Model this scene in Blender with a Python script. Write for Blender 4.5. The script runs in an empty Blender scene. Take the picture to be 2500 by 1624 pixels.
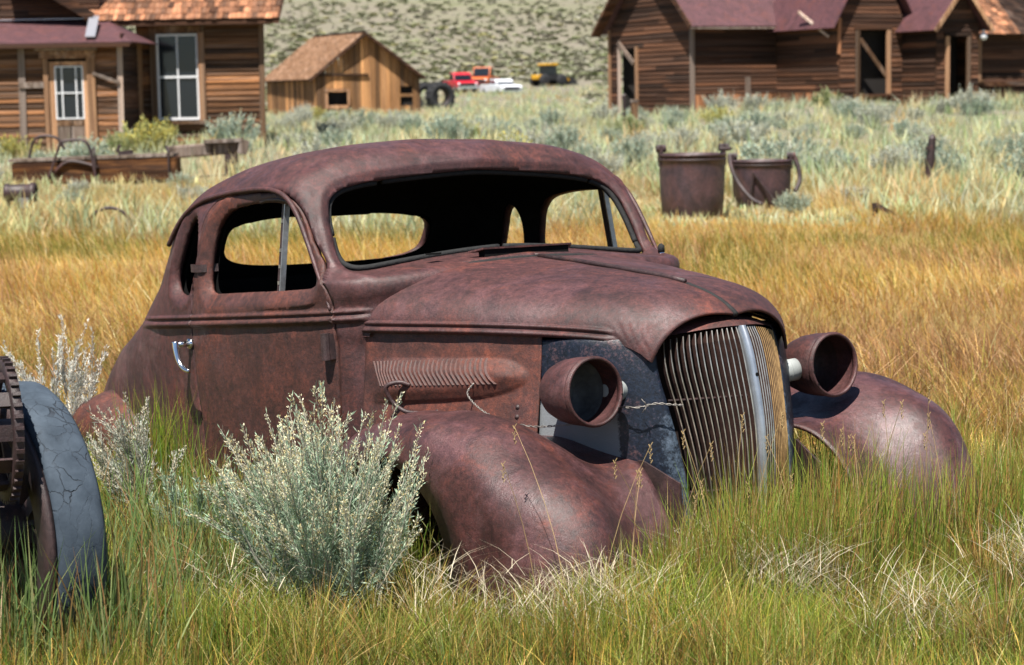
import bpy, bmesh, math, random
import numpy as np
from mathutils import Matrix, Vector, Euler
random.seed(7); RNG = np.random.default_rng(11)
R = math.radians
scene = bpy.context.scene
col = scene.collection

# ------------------------------------------------------------------ camera, sky, sun, exposure
CAM_H = 1.48
cam_d = bpy.data.cameras.new('camera'); cam = bpy.data.objects.new('camera', cam_d); col.objects.link(cam)
cam_d.lens = 69.28; cam_d.sensor_width = 36.0; cam_d.sensor_fit = 'HORIZONTAL'
cam_d.clip_start = 0.1; cam_d.clip_end = 4000
cam.matrix_world = Matrix.Translation((0, 0, CAM_H)) @ Matrix.Rotation(R(90 - 6.938), 4, 'X') @ Matrix.Rotation(R(-1.0024), 4, 'Z')
cam_d.dof.use_dof = True; cam_d.dof.focus_distance = 6.0; cam_d.dof.aperture_fstop = 5.8
scene.camera = cam

SUN_DIR = Vector((-0.13, -0.40, 0.88)).normalized()          # towards the sun: high, behind the camera
w = bpy.data.worlds.new('World'); scene.world = w; w.use_nodes = True
nt = w.node_tree; bg = nt.nodes['Background']
sky = nt.nodes.new('ShaderNodeTexSky'); sky.sky_type = 'NISHITA'; sky.sun_disc = False
sky.sun_elevation = math.asin(SUN_DIR.z); sky.sun_rotation = math.atan2(SUN_DIR.x, SUN_DIR.y)
sky.altitude = 2500; sky.dust_density = 0.6
nt.links.new(sky.outputs[0], bg.inputs[0]); bg.inputs[1].default_value = 0.055
sun_d = bpy.data.lights.new('sun', 'SUN'); sun_d.energy = 4.9; sun_d.angle = R(0.53); sun_d.color = (1.0, 0.955, 0.88)
sun = bpy.data.objects.new('sun', sun_d); col.objects.link(sun)
sun.rotation_euler = SUN_DIR.to_track_quat('Z', 'Y').to_euler()
scene.view_settings.view_transform = 'Standard'; scene.view_settings.look = 'None'
scene.view_settings.exposure = 0.95; scene.view_settings.gamma = 1.0; scene.view_settings.use_curve_mapping = False
scene.cycles.use_denoising = True
scene.cycles.max_bounces = 6; scene.cycles.diffuse_bounces = 3; scene.cycles.transparent_max_bounces = 4
scene.cycles.caustics_reflective = False; scene.cycles.caustics_refractive = False

# ------------------------------------------------------------------ helpers
def tag(o, label=None, cat=None, group=None, kind=None):
    if label: o['label'] = label
    if cat: o['category'] = cat
    if group: o['group'] = group
    if kind: o['kind'] = kind
    return o
def empty(name, loc=(0, 0, 0), rotz=0):
    o = bpy.data.objects.new(name, None); col.objects.link(o)
    o.location = loc; o.rotation_euler = (0, 0, rotz); o.empty_display_size = 0.2
    return o
def link(name, me, mat=None, parent=None, smooth=False):
    if mat is not None:
        for m in (mat if isinstance(mat, (list, tuple)) else [mat]): me.materials.append(m)
    if smooth: me.polygons.foreach_set('use_smooth', np.ones(len(me.polygons), bool))
    o = bpy.data.objects.new(name, me); col.objects.link(o)
    if parent is not None: o.parent = parent
    return o
def pymesh(name, v, f, mat=None, parent=None, smooth=False):
    me = bpy.data.meshes.new(name)
    me.from_pydata([tuple(map(float, p)) for p in v], [], [tuple(map(int, p)) for p in f]); me.update()
    return link(name, me, mat, parent, smooth)
def npmesh(name, V, F, mat=None, colr=None, smooth=False, parent=None):
    """V (n,3), F (m,k) with fixed k; colr (n,3) per vertex colour attribute"""
    V = np.ascontiguousarray(V, np.float32); F = np.ascontiguousarray(F, np.int32)
    me = bpy.data.meshes.new(name); k = F.shape[1]
    me.vertices.add(len(V)); me.vertices.foreach_set('co', V.ravel())
    me.loops.add(F.size); me.loops.foreach_set('vertex_index', F.ravel())
    me.polygons.add(len(F)); me.polygons.foreach_set('loop_start', np.arange(0, F.size, k, dtype=np.int32))
    try: me.polygons.foreach_set('loop_total', np.full(len(F), k, np.int32))
    except Exception: pass
    if colr is not None:
        a = me.color_attributes.new('tint', 'FLOAT_COLOR', 'POINT')
        c = np.ones((len(V), 4), np.float32); c[:, :3] = colr; a.data.foreach_set('color', c.ravel())
    me.update(calc_edges=True)
    return link(name, me, mat, parent, smooth)
class MB:
    """collects small shapes that form ONE part"""
    def __init__(s): s.v = []; s.f = []; s.mi = []
    def add(s, v, f, mi=0):
        n = len(s.v); s.v += [tuple(map(float, p)) for p in v]; s.f += [tuple(i + n for i in q) for q in f]; s.mi += [mi] * len(f); return s
    def box(s, a, b, mi=0):
        x0, y0, z0 = a; x1, y1, z1 = b
        return s.add([(x0,y0,z0),(x1,y0,z0),(x1,y1,z0),(x0,y1,z0),(x0,y0,z1),(x1,y0,z1),(x1,y1,z1),(x0,y1,z1)],
                     [(0,3,2,1),(4,5,6,7),(0,1,5,4),(1,2,6,5),(2,3,7,6),(3,0,4,7)], mi)
    def beam(s, p, q, wd, ht, up=(0, 0, 1), mi=0):
        p = Vector(p); q = Vector(q); d = (q - p).normalized(); upv = Vector(up)
        sd = d.cross(upv); sd = sd.normalized() if sd.length > 1e-6 else Vector((1, 0, 0)); u = sd.cross(d)
        c = [p + sd*a*wd/2 + u*b*ht/2 for a, b in ((-1,-1),(1,-1),(1,1),(-1,1))] + [q + sd*a*wd/2 + u*b*ht/2 for a, b in ((-1,-1),(1,-1),(1,1),(-1,1))]
        return s.add(c, [(0,3,2,1),(4,5,6,7),(0,1,5,4),(1,2,6,5),(2,3,7,6),(3,0,4,7)], mi)
    def tube(s, pts, r, n=8, mi=0, cap=True):
        pts = [Vector(p) for p in pts]; rr = r if isinstance(r, (list, tuple)) else [r]*len(pts)
        rings = []; prev = None
        for i, p in enumerate(pts):
            d = (pts[min(i+1, len(pts)-1)] - pts[max(i-1, 0)]).normalized()
            if prev is None: a = d.orthogonal().normalized()
            else: a = (prev - d*prev.dot(d)).normalized()
            prev = a; b = d.cross(a)
            rings.append([p + (a*math.cos(2*math.pi*k/n) + b*math.sin(2*math.pi*k/n))*rr[i] for k in range(n)])
        v = [x for rg in rings for x in rg]; f = []
        for i in range(len(pts)-1):
            for k in range(n): f.append((i*n+k, i*n+(k+1) % n, (i+1)*n+(k+1) % n, (i+1)*n+k))
        if cap: f.append(tuple(range(n))[::-1]); f.append(tuple((len(pts)-1)*n+k for k in range(n)))
        return s.add(v, f, mi)
    def lathe(s, prof, n=32, axis='z', org=(0, 0, 0), mi=0, close=False):
        v = []; f = []; P = list(prof)
        for (r, h) in P:
            for k in range(n):
                c, q = math.cos(2*math.pi*k/n)*r, math.sin(2*math.pi*k/n)*r
                p = {'z': (c, q, h), 'x': (h, c, q), 'y': (q, h, c)}[axis]
                v.append((p[0]+org[0], p[1]+org[1], p[2]+org[2]))
        m = len(P); rng = range(m if close else m-1)
        for i in rng:
            for k in range(n): f.append((i*n+k, i*n+(k+1) % n, ((i+1) % m)*n+(k+1) % n, ((i+1) % m)*n+k))
        return s.add(v, f, mi)
    def build(s, name, mat, parent=None, smooth=False, xf=None):
        me = bpy.data.meshes.new(name); v = s.v
        if xf is not None: v = [tuple(xf @ Vector(p)) for p in v]
        me.from_pydata(v, [], s.f); me.update()
        o = link(name, me, mat, parent, smooth)
        if any(s.mi): me.polygons.foreach_set('material_index', s.mi)
        return o
def mod(o, t, **kw):
    m = o.modifiers.new(t.lower(), t)
    for k, val in kw.items(): setattr(m, k, val)
    return m
def bevel(o, wd=0.004, seg=1): return mod(o, 'BEVEL', width=wd, segments=seg, limit_method='ANGLE', angle_limit=R(40))
def pchip(x, y, xn):
    x = np.asarray(x, float); y = np.asarray(y, float); xn = np.asarray(xn, float)
    if x[0] > x[-1]: x = x[::-1]; y = y[::-1]
    h = np.diff(x); d = np.diff(y)/h; m = np.zeros_like(y)
    for i in range(1, len(x)-1):
        if d[i-1]*d[i] > 0:
            w1 = 2*h[i]+h[i-1]; w2 = h[i]+2*h[i-1]; m[i] = (w1+w2)/(w1/d[i-1]+w2/d[i])
    m[0] = d[0]; m[-1] = d[-1]
    i = np.clip(np.searchsorted(x, xn)-1, 0, len(x)-2); t = np.clip((xn-x[i])/h[i], 0, 1)
    t2 = t*t; t3 = t2*t
    return (2*t3-3*t2+1)*y[i]+(t3-2*t2+t)*h[i]*m[i]+(-2*t3+3*t2)*y[i+1]+(t3-t2)*h[i]*m[i+1]
def crom(P, n=8, closed=True):
    P = np.asarray(P, float); N = len(P); out = []
    for i in range(N if closed else N-1):
        g = (lambda j: P[j % N]) if closed else (lambda j: P[min(max(j, 0), N-1)])
        p0, p1, p2, p3 = g(i-1), g(i), g(i+1), g(i+2)
        for k in range(n):
            t = k/n
            out.append(.5*((2*p1)+(-p0+p2)*t+(2*p0-5*p1+4*p2-p3)*t*t+(-p0+3*p1-3*p2+p3)*t**3))
    if not closed: out.append(P[-1])
    return np.array(out)
def psdf(pts, poly):
    """signed distance to a closed polygon, negative inside"""
    pts = np.asarray(pts, float); a = np.asarray(poly, float); b = np.roll(a, -1, 0)
    best = np.full(len(pts), 1e9); ins = np.zeros(len(pts), bool)
    for p, q in zip(a, b):
        e = q-p; wv = pts-p; t = np.clip((wv@e)/(e@e+1e-12), 0, 1)
        best = np.minimum(best, np.sum((wv-t[:, None]*e)**2, 1))
        c = (p[1] > pts[:, 1]) != (q[1] > pts[:, 1])
        xi = p[0]+(pts[:, 1]-p[1])/(q[1]-p[1]+1e-12)*e[0]
        ins ^= c & (pts[:, 0] < xi)
    d = np.sqrt(best); d[ins] *= -1
    return d
def clip(V, F, fld):
    """keep the part of a polygon mesh where fld > 0 (cut exactly along fld = 0)"""
    V = [tuple(p) for p in V]; fld = list(map(float, fld)); out = []; cache = {}
    s = np.array(fld) > 0
    for q in F:
        k = sum(bool(s[i]) for i in q)
        if k == len(q): out.append(tuple(q)); continue
        if k == 0: continue
        poly = []
        for a, b in zip(q, list(q[1:])+[q[0]]):
            if s[a]: poly.append(a)
            if s[a] != s[b]:
                key = (min(a, b), max(a, b))
                if key not in cache:
                    t = fld[a]/(fld[a]-fld[b]); t = min(max(t, 0.0), 1.0)
                    V.append(tuple(V[a][j]+(V[b][j]-V[a][j])*t for j in range(3))); fld.append(0.0); cache[key] = len(V)-1
                poly.append(cache[key])
        if len(poly) >= 3: out.append(tuple(poly))
    used = sorted({i for q in out for i in q}); mp = {i: j for j, i in enumerate(used)}
    return np.array([V[i] for i in used]), [tuple(mp[i] for i in q) for q in out], np.array([fld[i] for i in used])
def gridfaces(nr, nc, loop=False):
    f = []
    for i in range(nr-1):
        for j in range(nc if loop else nc-1):
            f.append((i*nc+j, i*nc+(j+1) % nc, (i+1)*nc+(j+1) % nc, (i+1)*nc+j))
    return f
def sstep(a, b, x): t = np.clip((np.asarray(x, float)-a)/(b-a), 0, 1); return t*t*(3-2*t)

# ------------------------------------------------------------------ materials
def newmat(name):
    m = bpy.data.materials.new(name); m.use_nodes = True
    return m, m.node_tree, m.node_tree.nodes['Principled BSDF']
def N(nt, t, **kw):
    n = nt.nodes.new(t)
    for k, v in kw.items():
        if k.startswith('i_'): n.inputs[k[2:].replace('_', ' ')].default_value = v
        else: setattr(n, k, v)
    return n
def ramp(nt, src, stops, interp='LINEAR'):
    r = nt.nodes.new('ShaderNodeValToRGB'); r.color_ramp.interpolation = interp
    e = r.color_ramp.elements
    while len(e) < len(stops): e.new(0.5)
    for el, (p, c) in zip(e, stops):
        el.position = p; el.color = (c, c, c, 1) if isinstance(c, (int, float)) else (*c, 1)
    nt.links.new(src, r.inputs[0]); return r
def mixc(nt, fac, a, b, mode='MIX'):
    m = nt.nodes.new('ShaderNodeMix'); m.data_type = 'RGBA'; m.blend_type = mode
    for k, v in ((0, fac), (6, a), (7, b)):
        if isinstance(v, (int, float)): m.inputs[k].default_value = v
        elif isinstance(v, tuple): m.inputs[k].default_value = (*v, 1)
        else: nt.links.new(v, m.inputs[k])
    return m.outputs[2]
def coords(nt, kind='Object'):
    return nt.nodes.new('ShaderNodeTexCoord').outputs[kind]
def noise(nt, vec, scale, detail=6, rough=.6, dist=0.0):
    n = N(nt, 'ShaderNodeTexNoise'); n.inputs['Scale'].default_value = scale; n.inputs['Detail'].default_value = detail
    n.inputs['Roughness'].default_value = rough; n.inputs['Distortion'].default_value = dist
    if vec is not None: nt.links.new(vec, n.inputs['Vector'])
    return n.outputs['Fac']
def mapping(nt, vec, scale=(1, 1, 1), loc=(0, 0, 0), rot=(0, 0, 0)):
    m = N(nt, 'ShaderNodeMapping'); m.inputs['Scale'].default_value = scale; m.inputs['Location'].default_value = loc; m.inputs['Rotation'].default_value = rot
    nt.links.new(vec, m.inputs['Vector']); return m.outputs[0]
def bump(nt, bsdf, h, strength=.3, dist=.01):
    b = N(nt, 'ShaderNodeBump'); b.inputs['Strength'].default_value = strength; b.inputs['Distance'].default_value = dist
    nt.links.new(h, b.inputs['Height']); nt.links.new(b.outputs[0], bsdf.inputs['Normal']); return b
def mathn(nt, op, a, b=0.0):
    m = N(nt, 'ShaderNodeMath', operation=op)
    for k, v in ((0, a), (1, b)):
        if isinstance(v, (int, float)): m.inputs[k].default_value = v
        else: nt.links.new(v, m.inputs[k])
    return m.outputs[0]

def rust_mat(name, orange=.5, sheen=.5, base=(.082, .028, .026), dark=(.034, .0125, .0125), seed=0.0, gloss=.55):
    m, nt, b = newmat(name)
    co = mapping(nt, coords(nt), loc=(seed, seed*1.7, seed*.3))
    big = noise(nt, co, 2.3, 6, .6, .6); mid = noise(nt, co, 15, 12, .80, .5); fine = noise(nt, co, 75, 7, .75); grit = noise(nt, co, 380, 3, .7)
    c1 = ramp(nt, mid, [(.34, dark), (.50, base), (.66, (base[0]*1.30, base[1]*1.2, base[2]*1.2))]).outputs[0]
    om = ramp(nt, mathn(nt, 'ADD', mathn(nt, 'MULTIPLY', big, .75), mathn(nt, 'MULTIPLY', mid, .25)), [(.60-.22*orange, 0.0), (.72-.18*orange, 1.0)]).outputs[0]
    of = mathn(nt, 'MULTIPLY', om, ramp(nt, mathn(nt, 'ADD', mathn(nt, 'MULTIPLY', mid, .6), mathn(nt, 'MULTIPLY', fine, .4)), [(.40, .05), (.60, .80)]).outputs[0])
    c2 = mixc(nt, of, c1, (.235, .050, .018))
    pit = ramp(nt, fine, [(.44, 0.0), (.60, 1.0)]).outputs[0]                # speckled pitting
    c3 = mixc(nt, mathn(nt, 'MULTIPLY', pit, .58), c2, (.024, .010, .0105))
    # worn lilac patches where the scale has been polished off
    wn = ramp(nt, mathn(nt, 'ADD', mathn(nt, 'MULTIPLY', noise(nt, mapping(nt, co, loc=(4, 2, 7)), 3.1, 10, .70, .8), .8), mathn(nt, 'MULTIPLY', fine, .2)), [(.55-.09*sheen, 0.0), (.61-.08*sheen, 1.0)]).outputs[0]
    wn = mathn(nt, 'MULTIPLY', wn, .8*sheen)
    c4 = mixc(nt, wn, c3, (.112, .054, .056))
    gr = ramp(nt, grit, [(.35, .62), (.65, 1.35)]).outputs[0]
    c5 = mixc(nt, 1.0, c4, gr, 'MULTIPLY')
    sp = ramp(nt, noise(nt, mapping(nt, co, loc=(9, 1, 3)), 34, 12, .88, .3), [(.36, .42), (.50, .95), (.66, 1.55)]).outputs[0]      # mottling
    c5 = mixc(nt, 1.0, c5, sp, 'MULTIPLY')
    bl = ramp(nt, noise(nt, mapping(nt, co, (1, 1, .45), loc=(2, 8, 5)), 4.5, 7, .65, 1.2), [(.34, .62), (.56, 1.08), (.70, 1.22)]).outputs[0]   # broad streaky stains
    c5 = mixc(nt, 1.0, c5, bl, 'MULTIPLY')
    nt.links.new(c5, b.inputs['Base Color'])
    rg = mathn(nt, 'SUBTRACT', ramp(nt, mid, [(.32, gloss-.03), (.68, gloss+.14)]).outputs[0], mathn(nt, 'MULTIPLY', wn, .24))
    rg = mathn(nt, 'ADD', rg, mathn(nt, 'MULTIPLY', of, .15))
    nt.links.new(rg, b.inputs['Roughness']); b.inputs['Metallic'].default_value = .05
    b.inputs['Specular IOR Level'].default_value = .66
    h = mathn(nt, 'ADD', mathn(nt, 'MULTIPLY', fine, .6), mathn(nt, 'ADD', mathn(nt, 'MULTIPLY', grit, .3), mathn(nt, 'MULTIPLY', mid, 1.0)))
    bump(nt, b, h, .42, .006)
    return m
def plain_mat(name, c, rough=.6, metal=0.0, var=.25, scale=20, bmp=.2, spec=.5):
    m, nt, b = newmat(name); co = coords(nt)
    n = noise(nt, co, scale, 8, .65, .3)
    r = ramp(nt, n, [(.3, tuple(x*(1-var) for x in c)), (.7, tuple(min(1, x*(1+var)) for x in c))]).outputs[0]
    nt.links.new(r, b.inputs['Base Color']); b.inputs['Roughness'].default_value = rough; b.inputs['Metallic'].default_value = metal
    b.inputs['Specular IOR Level'].default_value = spec
    if bmp: bump(nt, b, n, bmp, .01)
    return m
def wood_mat(name, a, bcol, grey=(.30, .25, .22), greyamt=.35, axis='x', seed=0, dk=(.02, .011, .008)):
    """weathered board: grain along one object axis, tone differs from board to board"""
    m, nt, b = newmat(name); oi = nt.nodes.new('ShaderNodeObjectInfo')
    co = coords(nt, 'Object'); st = {'x': (1.2, 14, 14), 'y': (14, 1.2, 14), 'z': (14, 14, 1.2)}[axis]
    ad = N(nt, 'ShaderNodeVectorMath', operation='ADD'); nt.links.new(co, ad.inputs[0])
    cm = N(nt, 'ShaderNodeCombineXYZ')
    for i in range(3): nt.links.new(mathn(nt, 'MULTIPLY', oi.outputs['Random'], 57.0+13*i), cm.inputs[i])
    nt.links.new(cm.outputs[0], ad.inputs[1])
    g = noise(nt, mapping(nt, ad.outputs[0], st), 1.0, 9, .7, .5)
    g2 = noise(nt, mapping(nt, ad.outputs[0], tuple(x*.35 for x in st)), 1.0, 4, .6, .8)
    c = ramp(nt, g, [(.28, dk), (.46, a), (.62, bcol), (.80, tuple(min(1, x*1.35) for x in bcol))]).outputs[0]
    rnd = ramp(nt, oi.outputs['Random'], [(0, .22), (.45, .72), (.8, 1.25), (1, 2.1)]).outputs[0]
    c = mixc(nt, 1.0, c, rnd, 'MULTIPLY')
    gf = ramp(nt, g2, [(.48, 0.0), (.70, 1.0)]).outputs[0]
    c = mixc(nt, mathn(nt, 'MULTIPLY', gf, greyamt), c, grey)
    st2 = ramp(nt, noise(nt, mapping(nt, ad.outputs[0], tuple(x*.6 for x in st), loc=(3, 9, 1)), 1.0, 3, .5, .5), [(.30, .35), (.50, 1.0)]).outputs[0]
    c = mixc(nt, 1.0, c, st2, 'MULTIPLY')
    nt.links.new(c, b.inputs['Base Color']); b.inputs['Roughness'].default_value = .85; b.inputs['Specular IOR Level'].default_value = .25
    bump(nt, b, g, .5, .01)
    return m
def leaf_mat(name, rough=.65, transl=.25, spec=.3, gain=1.0):
    m, nt, b = newmat(name)
    at = nt.nodes.new('ShaderNodeVertexColor'); at.layer_name = 'tint'
    c = mixc(nt, 1.0, at.outputs[0], (gain, gain, gain), 'MULTIPLY') if gain != 1 else at.outputs[0]
    nt.links.new(c, b.inputs['Base Color']); b.inputs['Roughness'].default_value = rough; b.inputs['Specular IOR Level'].default_value = spec
    if transl:
        tr = nt.nodes.new('ShaderNodeBsdfTranslucent'); nt.links.new(c, tr.inputs[0])
        mx = nt.nodes.new('ShaderNodeMixShader'); mx.inputs[0].default_value = transl
        nt.links.new(b.outputs[0], mx.inputs[1]); nt.links.new(tr.outputs[0], mx.inputs[2])
        nt.links.new(mx.outputs[0], nt.nodes['Material Output'].inputs[0])
    return m

M = {}
M['rust'] = rust_mat('rusted_body_metal', .32, .60, base=(.080, .0248, .0220))
M['rust_side'] = rust_mat('rusted_side_metal', .55, .25, base=(.086, .027, .019), dark=(.038, .013, .010), seed=3, gloss=.58)
M['rust_fender'] = rust_mat('rusted_fender_metal', .30, .85, base=(.074, .0240, .0215), seed=9, gloss=.47)
M['rust_dark'] = rust_mat('dark_iron_rust', .12, .3, base=(.042, .022, .021), dark=(.022, .012, .012), seed=21, gloss=.5)
M['dark'] = plain_mat('soot_shade_black', (.008, .008, .008), .9, bmp=0, spec=.1)  # black soot, plus the shade of cabin and holes put into the colour
M['rubber'] = plain_mat('perished_rubber', (.022, .022, .022), .8, scale=60, bmp=.5, spec=.3)
M['chrome'] = plain_mat('chrome', (.80, .82, .84), .16, 1.0, .05, 8, 0)
M['steel'] = plain_mat('dull_steel', (.42, .41, .40), .40, .85, .3, 30, .1)
M['lamp_grey'] = plain_mat('dull_lamp_back', (.10, .105, .105), .6, 0, .5, 22, .2)
M['grey_paint'] = plain_mat('pale_grey_paint', (.34, .36, .35), .55, 0, .25, 9, .1)
M['rust_orange'] = rust_mat('orange_rust_metal', .78, .2, base=(.090, .029, .021), dark=(.045, .016, .014), seed=5, gloss=.55)
M['bar_bright'] = plain_mat('bright_centre_bar', (.46, .49, .53), .34, .75, .25, 14, .05)
M['bar_edge'] = plain_mat('worn_bar_edge', (.58, .53, .44), .30, .85, .45, 16, .05)
M['gold_edge'] = plain_mat('sun_gold_bar_edge', (.36, .22, .09), .42, .5, .6, 26, .05)  # gold tint is sun reflection put into the edge colour
M['rust_bar'] = plain_mat('rusted_fin', (.045, .018, .013), .75, .1, .4, 40, .3)
M['core'] = plain_mat('radiator_dark', (.02, .010, .008), .9, 0, .4, 60, .2)
def apron_mat():
    m, nt, b = newmat('flaking_blue_black_paint'); co = coords(nt)
    n1 = noise(nt, co, 6, 10, .75, .5); n2 = noise(nt, co, 85, 7, .8); n3 = noise(nt, mapping(nt, co, loc=(3, 5, 1)), 4, 6, .6, .5)
    blk = ramp(nt, n2, [(.4, (.004, .005, .009)), (.62, (.010, .018, .036))]).outputs[0]
    rst = ramp(nt, n2, [(.35, (.05, .022, .020)), (.65, (.13, .066, .062))]).outputs[0]
    sep = N(nt, 'ShaderNodeSeparateXYZ'); nt.links.new(co, sep.inputs[0])
    def rng(src, a, bb):
        q = N(nt, 'ShaderNodeMapRange'); q.inputs[1].default_value = a; q.inputs[2].default_value = bb; nt.links.new(src, q.inputs[0]); return q.outputs[0]
    mix12 = mathn(nt, 'ADD', mathn(nt, 'MULTIPLY', n1, .55), mathn(nt, 'MULTIPLY', n2, .45))
    c = mixc(nt, ramp(nt, mix12, [(.52, 0.0), (.60, .85)]).outputs[0], blk, rst)
    # bluish paint still clinging to the bend beside the grille
    edge = mathn(nt, 'MULTIPLY', rng(sep.outputs[0], 1.27, 1.345), rng(sep.outputs[2], .70, .52))
    c = mixc(nt, ramp(nt, mathn(nt, 'ADD', mathn(nt, 'MULTIPLY', edge, .36), mathn(nt, 'SUBTRACT', mix12, .42)), [(.36, 0.0), (.50, .8)]).outputs[0], c, (.12, .16, .21))
    # bare pale grey primer on the lower part behind the lamp
    g = mathn(nt, 'MULTIPLY', rng(sep.outputs[0], 1.255, 1.215), rng(sep.outputs[2], .60, .545)); g = mathn(nt, 'ADD', g, mathn(nt, 'MULTIPLY', mathn(nt, 'SUBTRACT', n2, .5), .9))
    c = mixc(nt, ramp(nt, g, [(.40, 0.0), (.55, 1.0)]).outputs[0], c, (.20, .215, .23))
    nt.links.new(c, b.inputs['Base Color']); b.inputs['Roughness'].default_value = .40; bump(nt, b, n2, .35, .005); return m
M['apron'] = apron_mat()
M['wire'] = plain_mat('weathered_wire', (.23, .21, .19), .5, .5, .3, 40, .1)
# ------------------------------------------------------------------ the wrecked coupe: body surface as stacked plan outlines
XC = -1.65
#        zf    zs    zr    w     xf     xr     mf  mr   vee  tf
BODY = [(-.50, -.50, -.50, .740, -.92, -3.80, 8, 3.2, .00, .13),
        (-.30, -.30, -.30, .775, -.92, -3.80, 8, 3.2, .00, .13),
        (-.10, -.10, -.10, .790, -.92, -3.68, 8, 3.2, .00, .13),
        (.05,  .05,  .05,  .800, -.92, -3.46, 8, 3.3, .00, .13),
        (.15,  .14,  .15,  .803, -.92, -3.22, 8, 3.6, .00, .13),
        (.22,  .20,  .22,  .804, -.90, -2.99, 8, 4.0, .00, .13),
        (.30,  .25,  .26,  .803, -.90, -2.84, 8, 4.4, .00, .13),
        (.37,  .30,  .31,  .800, -.885, -2.71, 8, 5.0, .00, .11),
        (.405, .33,  .335, .797, -.90, -2.66, 8, 5.2, .00, .09),
        (.425, .355, .36,  .794, -.98, -2.61, 8, 5.5, .03, .065),
        (.450, .385, .39,  .790, -1.07, -2.555, 9, 5.8, .05, .04),
        (.55,  .50,  .50,  .778, -1.125, -2.435, 10, 6.5, .07, .015),
        (.65,  .62,  .62,  .758, -1.185, -2.345, 10, 7.0, .07, .015),
        (.735, .70,  .70,  .722, -1.235, -2.27, 8, 6.5, .07, .02),
        (.792, .770, .770, .650, -1.265, -2.16, 5.5, 5.5, .06, .02),
        (.836, .825, .828, .520, -1.335, -2.02, 4, 4.4, .03, .02),
        (.863, .860, .861, .330, -1.450, -1.89, 3, 3.4, .01, .0),
        (.876, .875, .875, .130, -1.570, -1.75, 2, 2.0, .00, .0),
        (.878, .878, .878, .001, -1.649, -1.651, 2, 2.0, .00, .0)]
_BA = np.array(BODY, float)
_s = np.r_[0, np.cumsum(np.hypot(np.diff(_BA[:, 1]), np.maximum(np.abs(np.diff(_BA[:, 3])), .6*np.abs(np.diff(_BA[:, 4])))))]
BODY_S = _s/_s[-1]
def body_rows(v): return [pchip(BODY_S, _BA[:, k], v) for k in range(10)]
def body_pts(psi, v):
    """psi: plan angle from the front (0) over the car's right side (y<0, psi<0) to the rear; v: 0 sill .. 1 roof crown"""
    psi = np.asarray(psi, float); zf, zs, zr, wd, xf, xr, mf, mr, vee, tf = body_rows(np.asarray(v, float))
    c = np.cos(psi); s = np.sin(psi); fr = c > 0; m = np.where(fr, mf, mr)
    r = 1/(np.abs(c)**m+np.abs(s)**m)**(1/m); cx = c*r; sy = s*r
    q = cx*cx/(cx*cx+sy*sy); t = np.where(fr, tf*np.clip(cx, 0, 1)**2, 0)
    y = wd*sy*(1-t)
    x = np.where(fr, XC+(xf-XC)*cx-vee*np.abs(y)*cx, XC+(XC-xr)*cx)
    z = np.where(fr, zf*q+zs*(1-q), zr*q+zs*(1-q))
    return np.stack([x, y, z], -1)
# ------------------------------------------------------------------ the wrecked coupe: parts
CAR_T = Vector((.6371, 6.0501, -.8881 + CAM_H))
CAR_R = Matrix.Rotation(R(-54.72), 3, 'Z') @ Matrix.Rotation(R(-5.5), 3, 'Y') @ Matrix.Rotation(R(-.649), 3, 'X')
CBASE = np.array([-1.3, 0.0, -.62])
car = empty('rusted_coupe'); car.matrix_world = Matrix.Translation(CAR_R @ Vector(CBASE) + CAR_T) @ CAR_R.to_4x4()
tag(car, 'rusted purple-brown vintage coupe without glass or wheels, sunk in the grass', 'car')
def cl(P): return np.asarray(P, float).reshape(-1, 3) - CBASE        # car coordinates -> local to the empty
def cpart(name, V, F, mat, parent=None, smooth=True):
    o = pymesh(name, cl(V) if parent is None or parent is car else cl(V), F, mat, car if parent is None else parent, smooth)
    return o
def cmb(mb, name, mat, parent=None, smooth=False):
    mb.v = [tuple(np.array(p) - CBASE) for p in mb.v]
    return mb.build(name, mat, car if parent is None else parent, smooth)

DOORWIN = [(-1.875, .357), (-1.900, .393), (-1.900, .430), (-1.890, .489), (-1.872, .543), (-1.849, .593), (-1.809, .628), (-1.754, .648), (-1.662, .658), (-1.556, .660), (-1.437, .655), (-1.344, .640), (-1.308, .625), (-1.284, .602), (-1.255, .557), (-1.226, .502), (-1.204, .446), (-1.184, .399), (-1.172, .372), (-1.190, .354), (-1.240, .350), (-1.398, .349), (-1.627, .350), (-1.800, .350)]
QUARTER = [(-2.115, .352), (-2.160, .370), (-2.182, .402), (-2.178, .441), (-2.158, .484), (-2.132, .533), (-2.104, .588), (-2.080, .617), (-2.052, .631), (-2.031, .626), (-2.011, .602), (-2.000, .558), (-2.003, .509), (-2.012, .468), (-2.026, .420), (-2.042, .378), (-2.062, .355)]
WSH = [(0, .452), (.12, .446), (.235, .438), (.389, .424), (.53, .408), (.60, .401), (.635, .404), (.651, .424), (.655, .460), (.652, .513), (.645, .571), (.634, .615), (.612, .655), (.575, .680), (.52, .697), (.42, .712), (.28, .724), (.125, .734), (0, .740)]
DOOR = [(-1.085, .33), (-1.075, .20), (-1.085, .0), (-1.11, -.2), (-1.13, -.40), (-1.20, -.455), (-1.6, -.46), (-1.98, -.46), (-2.00, -.40), (-2.005, -.1), (-2.005, .2), (-1.995, .36), (-1.975, .46), (-1.955, .56), (-1.93, .635), (-1.88, .685), (-1.80, .698), (-1.62, .702), (-1.46, .694), (-1.37, .676), (-1.31, .648), (-1.26, .595), (-1.215, .52), (-1.165, .44), (-1.125, .38)]
dw = crom(DOORWIN, 5); qw = crom(QUARTER, 5); dr = crom(DOOR, 3)
wsh = crom(WSH, 5, closed=False); wsh = np.vstack([wsh, (wsh[1:-1]*[-1, 1])[::-1]])
ta = np.linspace(0, 2*np.pi, 80, endpoint=False)
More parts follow.
